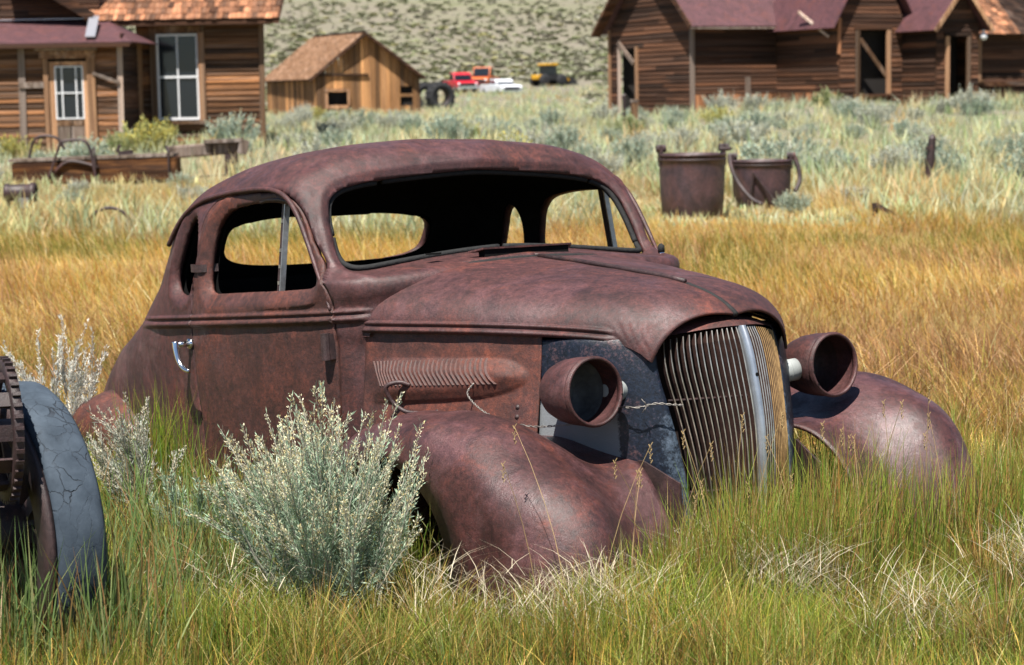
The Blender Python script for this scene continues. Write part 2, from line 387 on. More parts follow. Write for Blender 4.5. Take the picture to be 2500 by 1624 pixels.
rwo = np.stack([.475*np.sign(np.cos(ta))*np.abs(np.cos(ta))**.55, .542+.098*np.sign(np.sin(ta))*np.abs(np.sin(ta))**.55], 1)

vs = np.unique(np.concatenate([np.linspace(0, 1, 128), np.interp(np.linspace(.215, .285, 26), _BA[:, 1], BODY_S)]))
ps = np.linspace(-np.pi, np.pi, 561)[:-1]
# denser sampling round the corners
PS, VS = np.meshgrid(ps, vs)
G = body_pts(PS, VS); nr, nc = G.shape[:2]
def normals(G, loop=True):
    du = np.roll(G, -1, 1)-np.roll(G, 1, 1) if loop else np.gradient(G, axis=1)
    dv = np.gradient(G, axis=0); n = np.cross(du, dv); n /= np.linalg.norm(n, axis=-1, keepdims=True)+1e-12
    return n
Nn = normals(G)
if (Nn[nr//3, nc//4]*np.array([0, G[nr//3, nc//4, 1], 0])).sum() < 0: Nn = -Nn
def ridge(d, c, h, wd): return h*np.clip(1-((d-c)/wd)**2, 0, 1)
V0 = G.reshape(-1, 3); Nf = Nn.reshape(-1, 3)
side = (np.abs(Nf[:, 1]) > .35)
xz = V0[:, [0, 2]]; yz = V0[:, [1, 2]]
d_dw = np.where(side & (V0[:, 0] < -1.1), psdf(xz, dw), 1); d_qw = np.where(np.abs(V0[:, 1]) > .4, psdf(xz, qw), 1)
front = V0[:, 0] > -1.30
d_ws = np.where(front & (V0[:, 0] < -.95), psdf(yz, wsh), 1); rear = V0[:, 0] < -2.2
d_rw = np.where(rear, psdf(yz, rwo), 1)
disp = np.zeros(len(V0))
# belt mouldings (two rounded ribs all along the side), fading towards the tail
zz = V0[:, 2]; fade = sstep(-2.62, -2.25, V0[:, 0]) * sstep(-.95, -1.0, V0[:, 0])
disp += fade*np.abs(Nf[:, 1])*(ridge(zz, .268, .011, .009)+ridge(zz, .243, .017, .014))
# rolled reveals round the openings
for d, dep, wd in ((d_dw, .026, .048), (d_qw, .026, .036), (d_rw, .012, .03)):
    t = np.clip(1-d/wd, 0, 1.3); disp += -dep*t**1.6 + ridge(d, wd+.004, .0055, .011)
t = np.clip(1-d_ws/.03, 0, 1.3); disp += -.010*t**2 + ridge(d_ws, .034, .006, .016)
# old dents over the right windscreen corner and on the roof
for c, r, a in (((-1.40, -.60, .775), .10, -.014), ((-1.36, -.12, .83), .10, -.008), ((-1.75, -.45, .84), .12, -.006), ((-1.45, .3, .84), .13, -.006)):
    q = np.linalg.norm(V0-np.array(c), axis=1); disp += a*np.exp(-(q/r)**2)*np.cos(q/r*2.2)
disp += .0016*np.sin(V0[:, 0]*17+V0[:, 2]*13)*np.sin(V0[:, 1]*15+V0[:, 0]*7+V0[:, 2]*5)
V1 = V0 + Nf*disp[:, None]
FQ = gridfaces(nr, nc, True)
def multi(V, F, fields):
    """clip by several fields (each an array over V) in turn, carrying the others along by nearest re-evaluation"""
    for k, fn in enumerate(fields):
        V, F, _ = clip(V, F, fn(V)); V = np.asarray(V)
    return V, F
def f_dw(V): return np.where(np.abs(V[:, 1]) > .5, psdf(V[:, [0, 2]], dw), 1)
def f_qw(V): return np.where(np.abs(V[:, 1]) > .4, psdf(V[:, [0, 2]], qw), 1)
def f_ws(V): return np.where((V[:, 0] > -1.33) & (V[:, 0] < -.95), psdf(V[:, [1, 2]], wsh), 1)
def f_rw(V): return np.where(V[:, 0] < -2.2, psdf(V[:, [1, 2]], rwo), 1)
def f_door(V): return np.where(np.abs(V[:, 1]) > .5, psdf(V[:, [0, 2]], dr), 1)
def f_cowl(V): return np.where(V[:, 2] < .36, -(V[:, 0]+.985), 1)+0.0   # nothing of the scuttle ahead of the hood's rear edge
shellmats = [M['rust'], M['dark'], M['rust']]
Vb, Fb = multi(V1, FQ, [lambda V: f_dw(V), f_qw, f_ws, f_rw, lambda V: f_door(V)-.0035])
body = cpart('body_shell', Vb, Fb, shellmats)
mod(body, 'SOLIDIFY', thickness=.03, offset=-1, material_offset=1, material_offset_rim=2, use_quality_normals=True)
def weld(o, d=.0035):
    bm = bmesh.new(); bm.from_mesh(o.data); bmesh.ops.remove_doubles(bm, verts=bm.verts, dist=d); bmesh.ops.dissolve_degenerate(bm, edges=bm.edges, dist=.0005)
    for f in bm.faces: f.smooth = True
    bm.to_mesh(o.data); bm.free()
weld(body)
doors = []
for sgn in (-1, 1):
    Vd, Fd = multi(V1, FQ, [lambda V: np.where(V[:, 1]*sgn > .4, -psdf(V[:, [0, 2]], dr)-.0035, -1), lambda V: f_dw(V)])
    d = cpart('door', Vd, Fd, [M['rust_side'], M['dark'], M['rust_side']])
    weld(d); mod(d, 'SOLIDIFY', thickness=.03, offset=-1, material_offset=1, material_offset_rim=2, use_quality_normals=True); doors.append(d)
# added black inner lining: the cabin's shade is put into its colour
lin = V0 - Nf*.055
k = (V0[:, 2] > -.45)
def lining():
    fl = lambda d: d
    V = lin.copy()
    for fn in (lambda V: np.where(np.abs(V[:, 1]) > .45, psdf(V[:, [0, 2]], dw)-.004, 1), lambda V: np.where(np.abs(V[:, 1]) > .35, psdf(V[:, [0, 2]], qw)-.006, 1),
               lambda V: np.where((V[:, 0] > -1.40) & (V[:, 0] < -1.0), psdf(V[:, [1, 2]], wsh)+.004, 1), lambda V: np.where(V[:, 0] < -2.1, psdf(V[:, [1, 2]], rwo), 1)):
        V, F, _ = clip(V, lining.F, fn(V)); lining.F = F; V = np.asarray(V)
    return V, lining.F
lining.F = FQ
Vl, Fl = lining(); cpart('cabin_shade_lining', Vl, Fl, M['dark'])
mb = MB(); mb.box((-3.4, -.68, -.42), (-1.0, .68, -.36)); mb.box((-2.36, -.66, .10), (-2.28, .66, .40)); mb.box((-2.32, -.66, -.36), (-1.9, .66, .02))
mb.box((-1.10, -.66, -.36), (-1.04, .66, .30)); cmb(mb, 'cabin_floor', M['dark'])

def surf_side(x, z, out=0.0):
    """point on the car's right side at (x, z)"""
    m = (V0[:, 1] < -.3); d = (V0[:, 0]-x)**2+(V0[:, 2]-z)**2
    k = np.where(m, d, 9).argmin(); return V1[k]+Nf[k]*out
def on_side(x, z, sgn=-1, out=0.0):
    p = surf_side(x, z, out); return np.array([x, p[1]*(-sgn), z]) if sgn > 0 else np.array([x, p[1], z])
# drip rails above the side windows, over the body down to the belt
DRIP = [(-1.088, .275), (-1.112, .33), (-1.168, .415), (-1.222, .52), (-1.268, .602), (-1.318, .662), (-1.37, .690), (-1.44, .705), (-1.52, .711), (-1.67, .714), (-1.80, .712), (-1.92, .708), (-2.005, .699), (-2.09, .675), (-2.14, .645), (-2.19, .597), (-2.235, .543)]
for sgn in (-1, 1):
    pts = np.array([on_side(x, z, sgn, .004) for x, z in DRIP])
    for _ in range(2): pts[1:-1] = (pts[:-2]+2*pts[1:-1]+pts[2:])/4
    pts = crom(pts, 4, False); k_ = sstep(0, 14, np.arange(len(pts))); pts[:, 1] += sgn*(-.004+.014*k_)
    mb = MB(); mb.tube(pts, list(.005+.0042*k_), 8); cmb(mb, 'drip_rail', M['rust'], smooth=True)
# rubber round the windscreen, cracked into lengths
fr = V0[(V0[:, 0] > -1.30) & (V0[:, 0] < -1.0)]
def ws_point(y, z, back=0.0):
    k = ((fr[:, 1]-y)**2+(fr[:, 2]-z)**2).argmin(); q = fr[k]; return np.array([q[0]-back, y, z])
ring = np.array([ws_point(y*.985, .573+(z-.573)*.955, .034) for y, z in wsh])
for i in range(14): ring = (np.roll(ring, 1, 0)+2*ring+np.roll(ring, -1, 0))/4
cuts = [0, 37, 69, 105, 135, len(ring)]
for a, b in zip(cuts[:-1], cuts[1:]):
    mb = MB(); mb.tube(ring[a:b], .0105, 6); cmb(mb, 'windscreen_rubber', M['rubber'], smooth=True)
# quarter-vent division bars with their screw holes
for sgn, dd in zip((-1, 1), doors):
    p0 = on_side(-1.425, .345, sgn); p1 = on_side(-1.425, .66, sgn)
    mb = MB(); up = (p1-p0); 
    a = p0+np.array([0, -sgn*.028, 0]); b = p1+np.array([0, -sgn*.028, 0])
    mb.beam(a, b, .022, .014, (0, 1, 0)); mb.beam(a+[.02, sgn*.004, 0], b+[.02, sgn*.004, 0], .006, .02, (0, 1, 0), 1)
    bar = cmb(mb, 'vent_division_bar', [M['rust_dark'], M['steel']], dd)
    for q in (.1, .28, .46, .78):
        c = a+(b-a)*q; mb = MB(); mb.box(c+[-.006, sgn*.004, -.006], c+[.004, sgn*.010, .006]); cmb(mb, 'rivet', M['steel'], bar)
# strip of torn sealing over the vent and the iron strap round the pillar (right side)
pts = [on_side(x, z, -1, -.004) for x, z in ((-1.56, .664), (-1.50, .668), (-1.42, .664), (-1.36, .654), (-1.315, .635))]
mb = MB(); mb.tube(crom(np.array(pts), 4, False), .008, 6); cmb(mb, 'torn_trim_strip', M['rust_dark'], doors[0], True)
pts = [on_side(-2.006, .452, -1, -.03), on_side(-2.000, .450, -1, .012), on_side(-1.96, .447, -1, .010), on_side(-1.925, .446, -1, .006), on_side(-1.905, .447, -1, -.03)]
mb = MB()
pp = crom(np.array(pts), 5, False)
for a, b in zip(pp[:-1], pp[1:]): mb.beam(a, b+(b-a)*.1, .006, .028, (0, 0, 1))
cmb(mb, 'pillar_strap', M['rust_dark'])
# door handle
h0 = on_side(-2.02, .172, -1); out = np.array([0, -1, 0])

mb = MB(); mb.tube([h0+out*-.004, h0+out*.012], .019, 14); mb.tube([h0, h0+out*.03, h0+out*.062], [.011, .0105, .011], 12)
pt = crom(np.array([h0+out*.064+[0, 0, .010], h0+out*.066+[.006, 0, -.02], h0+out*.066+[.022, 0, -.06], h0+out*.062+[.05, 0, -.088], h0+out*.058+[.085, 0, -.098]]), 6, False)
mb.tube(pt, list(np.linspace(.0135, .008, len(pt))), 10); cmb(mb, 'door_handle', M['chrome'], doors[0], True)
# upper hinge on the right door post
c = on_side(-1.10, .155, -1, .0)
mb = MB(); mb.tube([c+[0, -.022, -.045], c+[0, -.022, .045]], .017, 10); mb.beam(c+[0, -.01, -.043], c+[0, -.01, .043], .04, .03, (1, 0, 0)); cmb(mb, 'door_hinge', M['rust_dark'])
c = on_side(-1.11, -.30, -1, .0)
mb = MB(); mb.tube([c+[0, -.022, -.045], c+[0, -.022, .045]], .017, 10); mb.beam(c+[0, -.01, -.043], c+[0, -.01, .043], .04, .03, (1, 0, 0)); cmb(mb, 'door_hinge', M['rust_side'])

# ---- hood: two top panels hinged on the centre line, with the double bead along the lower edge
HX = [-1.00, -.80, -.60, -.40, -.20, -.05, .02, .10]
def h_wb(x): return pchip(HX, [.672, .622, .560, .480, .390, .318, .272, .20], x)
def h_zb(x): return pchip([-1.0, -.6, -.4, -.2, -.08, -.01, .02, .10], [.196, .180, .168, .150, .132, .098, .068, .04], x)
def h_zc(x): return pchip([-1.0, -.7, -.4, -.125, 0, .06, .10], [.420, .385, .343, .298, .258, .228, .200], x)
def hood_pt(u, tau):
    """u 0 rear .. 1 front, tau 0 centre .. 1 lower edge"""
    xr = -.905-.085*tau**1.5; xf = .100-.080*tau**1.2
    x = xr+(xf-xr)*u; psi = tau*np.pi/2; p = 2.55
    r = 1/(np.cos(psi)**p+np.sin(psi)**p)**(1/p)
    return np.stack([x, h_wb(x)*np.sin(psi)*r, h_zb(x)+(h_zc(x)-h_zb(x))*np.cos(psi)*r], -1)
U, TT = np.meshgrid(np.linspace(0, 1, 110), np.unique(np.r_[np.linspace(0, .84, 44), np.linspace(.84, 1, 34)]))
HG = hood_pt(U, TT); HN = normals(HG, False)
if HN[5, 50, 2] < 0: HN = -HN
L = np.zeros(TT.shape); seg = np.linalg.norm(np.diff(HG, axis=0), axis=-1); L[:-1] = np.cumsum(seg[::-1], 0)[::-1]     # distance up from the lower edge
fd = sstep(-.07, -.12, HG[..., 0])
dsp = fd*(ridge(L, .010, .013, .012)+ridge(L, .034, .008, .009))
fx = HG[..., 0]; flute = sstep(-.09, -.06, fx)*sstep(.03, .0, fx)*ridge(L, .045, 1, .05)
dsp += .004*flute*np.sin((fx+L*.6)*2*np.pi/.026)
for c, r, a in (((-.55, .30, .33), .16, -.004), ((-.25, .2, .25), .1, -.004), ((-.75, .15, .38), .12, -.003)):
    q = np.linalg.norm(HG-np.array(c), axis=-1); dsp += a*np.exp(-(q/r)**2)
dsp += .0016*np.sin(HG[..., 0]*19+HG[..., 1]*14)*np.sin(HG[..., 1]*17-HG[..., 0]*8)
HGd = HG+HN*dsp[..., None]
for sgn in (-1, 1):
    P = HGd.reshape(-1, 3)*[1, sgn, 1]
    if sgn < 0: P[:, 1] -= .004; 
    else: P[:, 1] += .004
    hp = cpart('hood_panel', P, [q if sgn < 0 else q[::-1] for q in gridfaces(*TT.shape)], [M['rust'], M['dark'], M['rust']])
    mod(hp, 'SOLIDIFY', thickness=.008, offset=1 if sgn < 0 else 1, material_offset=0)
# hinge rod and dark joint along the hood's centre line
cp = [hood_pt(np.array(u), np.array(0.0)) for u in np.linspace(0.0, .77, 14)]
mb = MB(); mb.tube([p+[0, 0, .004] for p in cp], .0085, 8); cmb(mb, 'hood_hinge_rod', M['steel_rust'] if 'steel_rust' in M else M['rust_dark'], smooth=True)
cp2 = [hood_pt(np.array(u), np.array(0.0)) for u in np.linspace(.78, 1.0, 10)]
mb = MB(); mb.tube([p+[0, 0, -.006] for p in cp2], .010, 6); cmb(mb, 'hood_joint_strip', M['rubber'], smooth=True)
# scuttle ledge between hood and windscreen: rubber channel, open ventilator flap, small slot
led = []
for tau in np.linspace(0, .93, 40):
    p = hood_pt(np.array(0.0), np.array(tau)); led.append(p+[-.030, 0, .006-.012*tau])
for sgn in (-1, 1):
    q = np.array(led)*[1, sgn, 1]
    mb = MB(); mb.tube(q, .010, 8); cmb(mb, 'scuttle_bead', M['rust'], smooth=True)
    q2 = q+[.014, 0, -.006]
    mb = MB(); mb.tube(q2, .010, 6); cmb(mb, 'scuttle_gutter', M['rubber'], smooth=True)
# infill of the scuttle under the hood's rear edge
U2, T2 = np.meshgrid(np.linspace(0, 1, 8), np.linspace(0, 1, 40))
base0 = hood_pt(np.zeros_like(U2), T2); S2 = base0+np.stack([-.16*U2+.03, 0*U2, -.014+.004*U2+.02*U2*(1-T2)], -1); S2[..., 1] *= 1+.06*U2
for sgn in (-1, 1): cpart('scuttle_panel', S2.reshape(-1, 3)*[1, sgn, 1], [q if sgn > 0 else q[::-1] for q in gridfaces(*T2.shape)], M['rust'])
mb = MB()
fl = np.array([(-1.015, -.22, .444), (-1.015, .22, .444), (-.965, .19, .4535), (-.965, -.19, .4535)])
mb.add(list(fl)+[tuple(p-[0, 0, .006]) for p in fl], [(0,1,2,3),(7,6,5,4),(0,4,5,1),(1,5,6,2),(2,6,7,3),(3,7,4,0)]); vf = cmb(mb, 'scuttle_vent_flap', M['rust'])
mb = MB(); mb.box((-1.01, -.18, .40), (-.972, .18, .4455)); cmb(mb, 'vent_opening', M['dark'], vf)
mb = MB(); mb.box((-1.03, -.385, .4395), (-1.00, -.34, .446)); cmb(mb, 'scuttle_slot', M['dark'])
# chromed aerial base by the far windscreen post
c = np.array([-1.045, .665, .372]); mb = MB(); mb.lathe([(.020, 0), (.020, .008), (.012, .016), (.011, .026)], 14, 'z', c); ab = cmb(mb, 'aerial_base', M['chrome'], smooth=True)
mb = MB(); mb.lathe([(.001, .024), (.013, .026), (.013, .05), (.006, .058), (.001, .06)], 10, 'z', c); cmb(mb, 'aerial_stub', M['rubber'], ab, True)

# ---- hood sides with the louvred blister
SX = np.linspace(-.992, -.315, 120); SZ = np.linspace(0, 1, 56)
SXg, SZg = np.meshgrid(SX, SZ)
zt_ = h_zb(SXg)+.012; zb_ = -.150-.0*SXg
Zs = zt_+(zb_-zt_)*SZg; Ys = -(h_wb(SXg)-.008+.045*SZg**1.3)
HS = np.stack([SXg, Ys, Zs], -1)
def side_y(x, z):
    zt = h_zb(x)+.012; t = (z-zt)/(-.150-zt); return -(h_wb(x)-.008+.045*np.clip(t, 0, 1)**1.3)
BLI = [(-.97, .108), (-.60, .103), (-.45, .098), (-.38, .075), (-.352, .040), (-.375, .008), (-.45, -.018), (-.60, -.034), (-.97, -.042), (-1.03, -.03), (-1.03, .09)]
bl = crom(BLI, 6); dbl = psdf(np.stack([SXg.ravel(), Zs.ravel()], 1), bl).reshape(SXg.shape)
bump_ = .026*sstep(0, .05, -dbl)*sstep(-1.0, -.80, SXg) + .010*sstep(0, .012, -dbl)*sstep(-1.0, -.80, SXg)
NS = np.array([-.42, -.905, .06]); HSd = HS+NS*bump_[..., None]
hs_parts = []
for sgn in (-1, 1):
    P = HSd.reshape(-1, 3)*[1, -sgn, 1]
    o = cpart('hood_side', P, [q if sgn > 0 else q[::-1] for q in gridfaces(*SXg.shape)], [M['rust_orange'], M['dark'], M['rust_side']])
    mod(o, 'SOLIDIFY', thickness=.006, offset=0); hs_parts.append(o)
hs = hs_parts[1]
# which copy is the near (right, y<0) one
hs = [o for o in hs_parts if np.mean([v.co.y for v in o.data.vertices]) < 0][0]
def blis(x, z):
    d = psdf(np.array([[x, z]]), bl)[0]; b = .026*sstep(0, .05, -d)*sstep(-1.0, -.80, x)+.010*sstep(0, .012, -d)*sstep(-1.0, -.80, x)
    return np.array([x, side_y(np.array(x), np.array(z)), z])+NS*float(b)
NL = 27
for sgn, hso in ((-1, hs), (1, [o for o in hs_parts if o is not hs][0])):
    q = np.array([[blis(-.958+.475*u+.062*t, .101-.083*t)+NS*.0012 for u in np.linspace(0, 1, 30)] for t in np.linspace(0, 1, 6)])
    cpart('louver_gap_shade', q.reshape(-1, 3)*[1, -sgn, 1], [f if sgn < 0 else f[::-1] for f in gridfaces(6, 30)], M['dark'], hso)  # dark sheet over the blister paints the shade between the slats
for sgn, hso in ((-1, hs), (1, [o for o in hs_parts if o is not hs][0])):
    for i in range(NL if sgn < 0 else 12):
        xa = -.955+.455*i/((NL if sgn < 0 else 12)-1); top = blis(xa, .1005); pts = []
        for t in np.linspace(0, 1, 6):
            x = xa+.062*t; z = .1005-.082*t; pts.append(blis(x, z))
        pts = np.array(pts); V = []; wv = .0092
        for p in pts:
            V += [p+NS*.0035, p+np.array([wv, 0, 0])+NS*(.0075), p+np.array([wv+.0005, 0, 0])+NS*-.002]
        V = np.array(V)*[1, -sgn, 1]; F = []
        for k in range(5):
            a = 3*k; F += [(a, a+1, a+4, a+3), (a+1, a+2, a+5, a+4)]
        F += [(0, 2, 1), (15, 16, 17)]
        if sgn > 0: F = [q[::-1] for q in F]
        cpart('louver', V, F, M['rust_side'], hso, False)
# bent rod hooked through the louvres, rivets and the twisted fence wire
hk = [blis(-.745, .020)+NS*.0, blis(-.755, .030)+NS*.03, blis(-.775, .015)+NS*.055, blis(-.785, -.03)+NS*.05, blis(-.765, -.062)+NS*.035, blis(-.725, -.070)+NS*.02]
mb = MB(); mb.tube(crom(np.array(hk), 6, False), .0075, 8); rod = cmb(mb, 'bent_rod', M['rust_dark'], hs, True)
for x, z in ((-.715, -.070), (-.675, -.066), (-.385, -.055), (-.385, -.085)):
    c = blis(x, z); mb = MB(); mb.lathe([(.009, 0), (.008, .004), (.004, .007), (.0005, .008)], 10, 'y', (0, 0, 0)); mb.v = [tuple(c+np.array([v[0], -v[1], v[2]])) for v in mb.v]; cmb(mb, 'rivet', M['rust_dark'], hs, True)
wp = np.array([blis(-.497, .022)+NS*.004, blis(-.490, -.01)+NS*.05, blis(-.46, -.05)+NS*.06, blis(-.42, -.08)+NS*.05, blis(-.38, -.10)+NS*.035, (-.30, -.50, -.112), (-.20, -.475, -.108), (-.12, -.46, -.10)])
wc = crom(wp, 14, False)
mb = MB()
for ph in (0, math.pi):
    tw = [p+np.array([0, math.cos(i*.9+ph), math.sin(i*.9+ph)])*.0024 for i, p in enumerate(wc)]; mb.tube(tw, .0016, 5)
wire = cmb(mb, 'twisted_wire', M['wire'], smooth=True)
wp = crom(np.array([(-.05, -.375, -.055), (.02, -.345, -.060), (.055, -.30, -.052), (.085, -.262, -.058), (.10, -.232, -.062)]), 8, False)
mb = MB()
for ph in (0, math.pi):
    tw = [p+np.array([0, math.cos(i*.9+ph), math.sin(i*.9+ph)])*.0024 for i, p in enumerate(wp)]; mb.tube(tw, .0016, 5)
for a in range(5):
    an = a*1.25; q = wp[12]; mb.tube([q, q+np.array([.012*math.cos(an*2), -.010, .022*math.sin(an)])], .0012, 4)
cmb(mb, 'barbed_wire', M['wire'], smooth=True)

# ---- grille: prow-shaped, upright fins each side of a bright centre bar
GT = np.linspace(0, 1, 22)
gz = lambda t, s: (.152-.014*s)+(-.56-.15)*t
def g_c(z): return pchip([-.60, -.42, -.17, .05, .13, .16], [.155, .172, .186, .158, .136, .122], z)         # prow line
def g_sx(z): return pchip([-.60, -.38, -.24, -.09, .05, .16], [.072, .082, .076, .052, .022, .005], z)
def g_sy(z): return pchip([-.60, -.38, -.24, -.09, .05, .13, .16], [.165, .188, .204, .222, .236, .228, .205], z)
def g_pt(s, z):
    cxx, sx, sy = g_c(z), g_sx(z), g_sy(z); k = s**1.25
    return np.stack([cxx+(sx-cxx)*(.55*s+.45*s**2.0), sy*s+0*z, z+0*s], -1)
gr_mats = [M['rust_bar'] if 'rust_bar' in M else M['rust_dark'], M['bar_edge'] if 'bar_edge' in M else M['steel'], M['gold_edge'] if 'gold_edge' in M else M['steel']]
NB = 14
for sgn in (-1, 1):
    for i in range(NB):
        s = .085+.885*(i/(NB-1)); ztop = .158-.022*s**2.2
        zt2 = ztop-.012*abs(math.sin(i*3.1))
        z = zt2+(-.57-zt2)*GT; P = g_pt(np.full_like(z, s), z)*[1, sgn, 1]
        # fin direction: straight ahead, tilted outward with the flank
        fw = np.array([.94, sgn*.34*(.3+.7*s), 0]); fw /= np.linalg.norm(fw); sd = np.array([-fw[1], fw[0], 0])
        hw = .0017; V = []; F = []; mi = []
        for p in P: V += [p-fw*.024-sd*hw, p-fw*.024+sd*hw, p+sd*hw*1.2, p+fw*.0022, p-sd*hw*1.2]
        for k in range(len(P)-1):
            a = 5*k
            for e in range(5):
                F.append((a+e, a+(e+1) % 5, a+5+(e+1) % 5, a+5+e)); mi.append((0, 0, 1, 1, 0)[e] if True else 0)
        F += [(4, 3, 2, 1, 0), tuple(5*(len(P)-1)+e for e in range(5))]; mi += [0, 0]
        if sgn > 0 and i > 4: mi = [2 if q == 1 else q for q in mi]  # fins on this half carry the painted golden sun reflection
        o = cpart('grille_bar', V, F, gr_mats, None, False); o.data.polygons.foreach_set('material_index', mi)
z = .162+(-.60-.162)*np.linspace(0, 1, 30); P = g_pt(np.zeros_like(z), z); V = []; F = []
for p in P:
    for a, b in ((-.020, -.0125), (.004, -.0115), (.012, -.0065), (.0145, 0), (.012, .0065), (.004, .0115), (-.020, .0125)): V.append(p+[a, b, 0])
for k in range(len(P)-1):
    for e in range(6): F.append((7*k+e, 7*k+e+1, 7*k+8+e, 7*k+7+e))
cb = cpart('grille_centre_bar', V, F, M['bar_bright'] if 'bar_bright' in M else M['steel'])
c = g_pt(np.array(0.0), np.array(.012)); mb = MB(); mb.tube([c+[.0135, 0, 0], c+[.0165, 0, 0]], .006, 10); cmb(mb, 'badge_hole', M['dark'], cb)
# horizontal tie wires behind the fins, radiator core behind everything
for z0 in (-.055, -.06+.0):
    pass
for z0 in (-.05, -.33):
    q = [g_pt(np.array(s), np.array(z0)) for s in np.linspace(1, 0, 8)]; q = [p*[1, -1, 1]-[.018, 0, 0] for p in q]+[p-[.018, 0, 0] for p in q[::-1][1:]]
    mb = MB(); mb.tube(q, .003, 5); cmb(mb, 'grille_tie', M['rust_dark'])
mb = MB(); mb.box((-.10, -.26, -.60), (-.07, .26, .14)); cmb(mb, 'radiator_core', M['core'] if 'core' in M else M['dark'])
# radiator cap strip above the grille, under the hood lip
SG, ZG = np.meshgrid(np.linspace(-1, 1, 41), np.linspace(0, 1, 5))
top = g_pt(np.abs(SG), .158-.020*np.abs(SG)**2.2)*np.stack([np.ones_like(SG), np.sign(SG), np.ones_like(SG)], -1)
Q = top+np.stack([.004-.085*ZG, 0*ZG, .004+.030*ZG**.6], -1); cpart('grille_header', Q.reshape(-1, 3), gridfaces(*SG.shape), M['rust'])
o = bpy.context.scene.objects[-1] if False else None
# ---- side aprons: flaking blue-black paint between grille and fenders
def apron_pt(u, t):
    """u 0 grille edge .. 1 hood-side front edge, t 0 top .. 1 bottom"""
    zA = .155-.76*t; A = np.stack([g_sx(zA)-.012, g_sy(zA)+.012, zA], -1)
    zB = .150-.36*t; B = np.stack([-.335+0*t, h_wb(np.array(-.335))-.014+.03*t, zB], -1)
    Cc = (A+B)/2+np.stack([.105+.02*t, .055-.015*t, 0*t], -1)
    uu = u[..., None]; return (1-uu)**2*A+2*uu*(1-uu)*Cc+uu**2*B
U3, T3 = np.meshgrid(np.linspace(0, 1, 30), np.linspace(0, 1, 40)); AP = apron_pt(U3, T3)
for sgn in (-1, 1):
    P = AP.reshape(-1, 3)*[1, sgn, 1]
    o = cpart('front_apron', P, [q if sgn < 0 else q[::-1] for q in gridfaces(*U3.shape)], M['apron'] if 'apron' in M else M['rust'])
    mod(o, 'SOLIDIFY', thickness=.006, offset=0)

# ---- headlamps
for sgn in (-1, 1):
    c = np.array([0, .49*sgn, 0])
    prof = [(.100, .0), (.1045, .004), (.1045, .012), (.100, .016), (.100, -.004), (.1025, -.008), (.1035, -.03), (.102, -.07), (.096, -.115), (.083, -.155), (.062, -.188), (.034, -.208), (.0, -.215)]
    mb = MB(); mb.lathe([(r, h) for r, h in prof[4:]]+[(.0, -.209), (.033, -.202), (.060, -.183), (.080, -.152), (.092, -.113), (.097, -.07), (.096, -.01), (.094, -.004)], 48, 'x', c)
    hl = cmb(mb, 'headlamp', [M['rust']], smooth=True)
    mb = MB(); mb.lathe([(.094, -.004), (.1035, -.004), (.1062, -.001), (.1062, .006), (.1042, .008), (.1042, .0115), (.1015, .014), (.0965, .0145), (.094, .010)], 56, 'x', c, close=True); cmb(mb, 'headlamp_ring', M['rust'], hl, True)
    for a in (3.3, 3.75):
        q = c+np.array([.0155, math.cos(a)*.098*sgn, math.sin(a)*.098]); mb = MB(); mb.lathe([(.0005, .001), (.0032, .001), (.0032, 0)], 8, 'x', q); cmb(mb, 'screw_hole', M['dark'], hl)
    mb = MB(); mb.lathe([(.0, -.18), (.05, -.165), (.078, -.135), (.089, -.10), (.0925, -.07)], 40, 'x', c); cmb(mb, 'reflector_back', M['lamp_grey'] if sgn < 0 else M['rust_dark'], hl, True)
    if sgn < 0:
        mb = MB(); mb.lathe([(.0, -.160), (.012, -.160), (.014, -.18)], 16, 'x', c+[0, .004, -.006]); mb.lathe([(.030, -.168), (.027, -.163), (.024, -.168)], 20, 'x', c+[0, .004, -.006]); cmb(mb, 'bulb_socket', M['grey_paint'], hl, True)
    a = c+[-.062, -sgn*.094, -.006]; b = np.array([-.075, .325*sgn, -.012])
    mb = MB(); mb.tube([a, a+(b-a)*.12, a+(b-a)*.4, a+(b-a)*.92, b, b+(b-a)*.35], [.016, .036, .036, .037, .034, .030], 24); mb.tube([a+(b-a)*.55, a+(b-a)*.59], .0375, 24); cmb(mb, 'headlamp_arm', M['grey_paint'], hl, True)

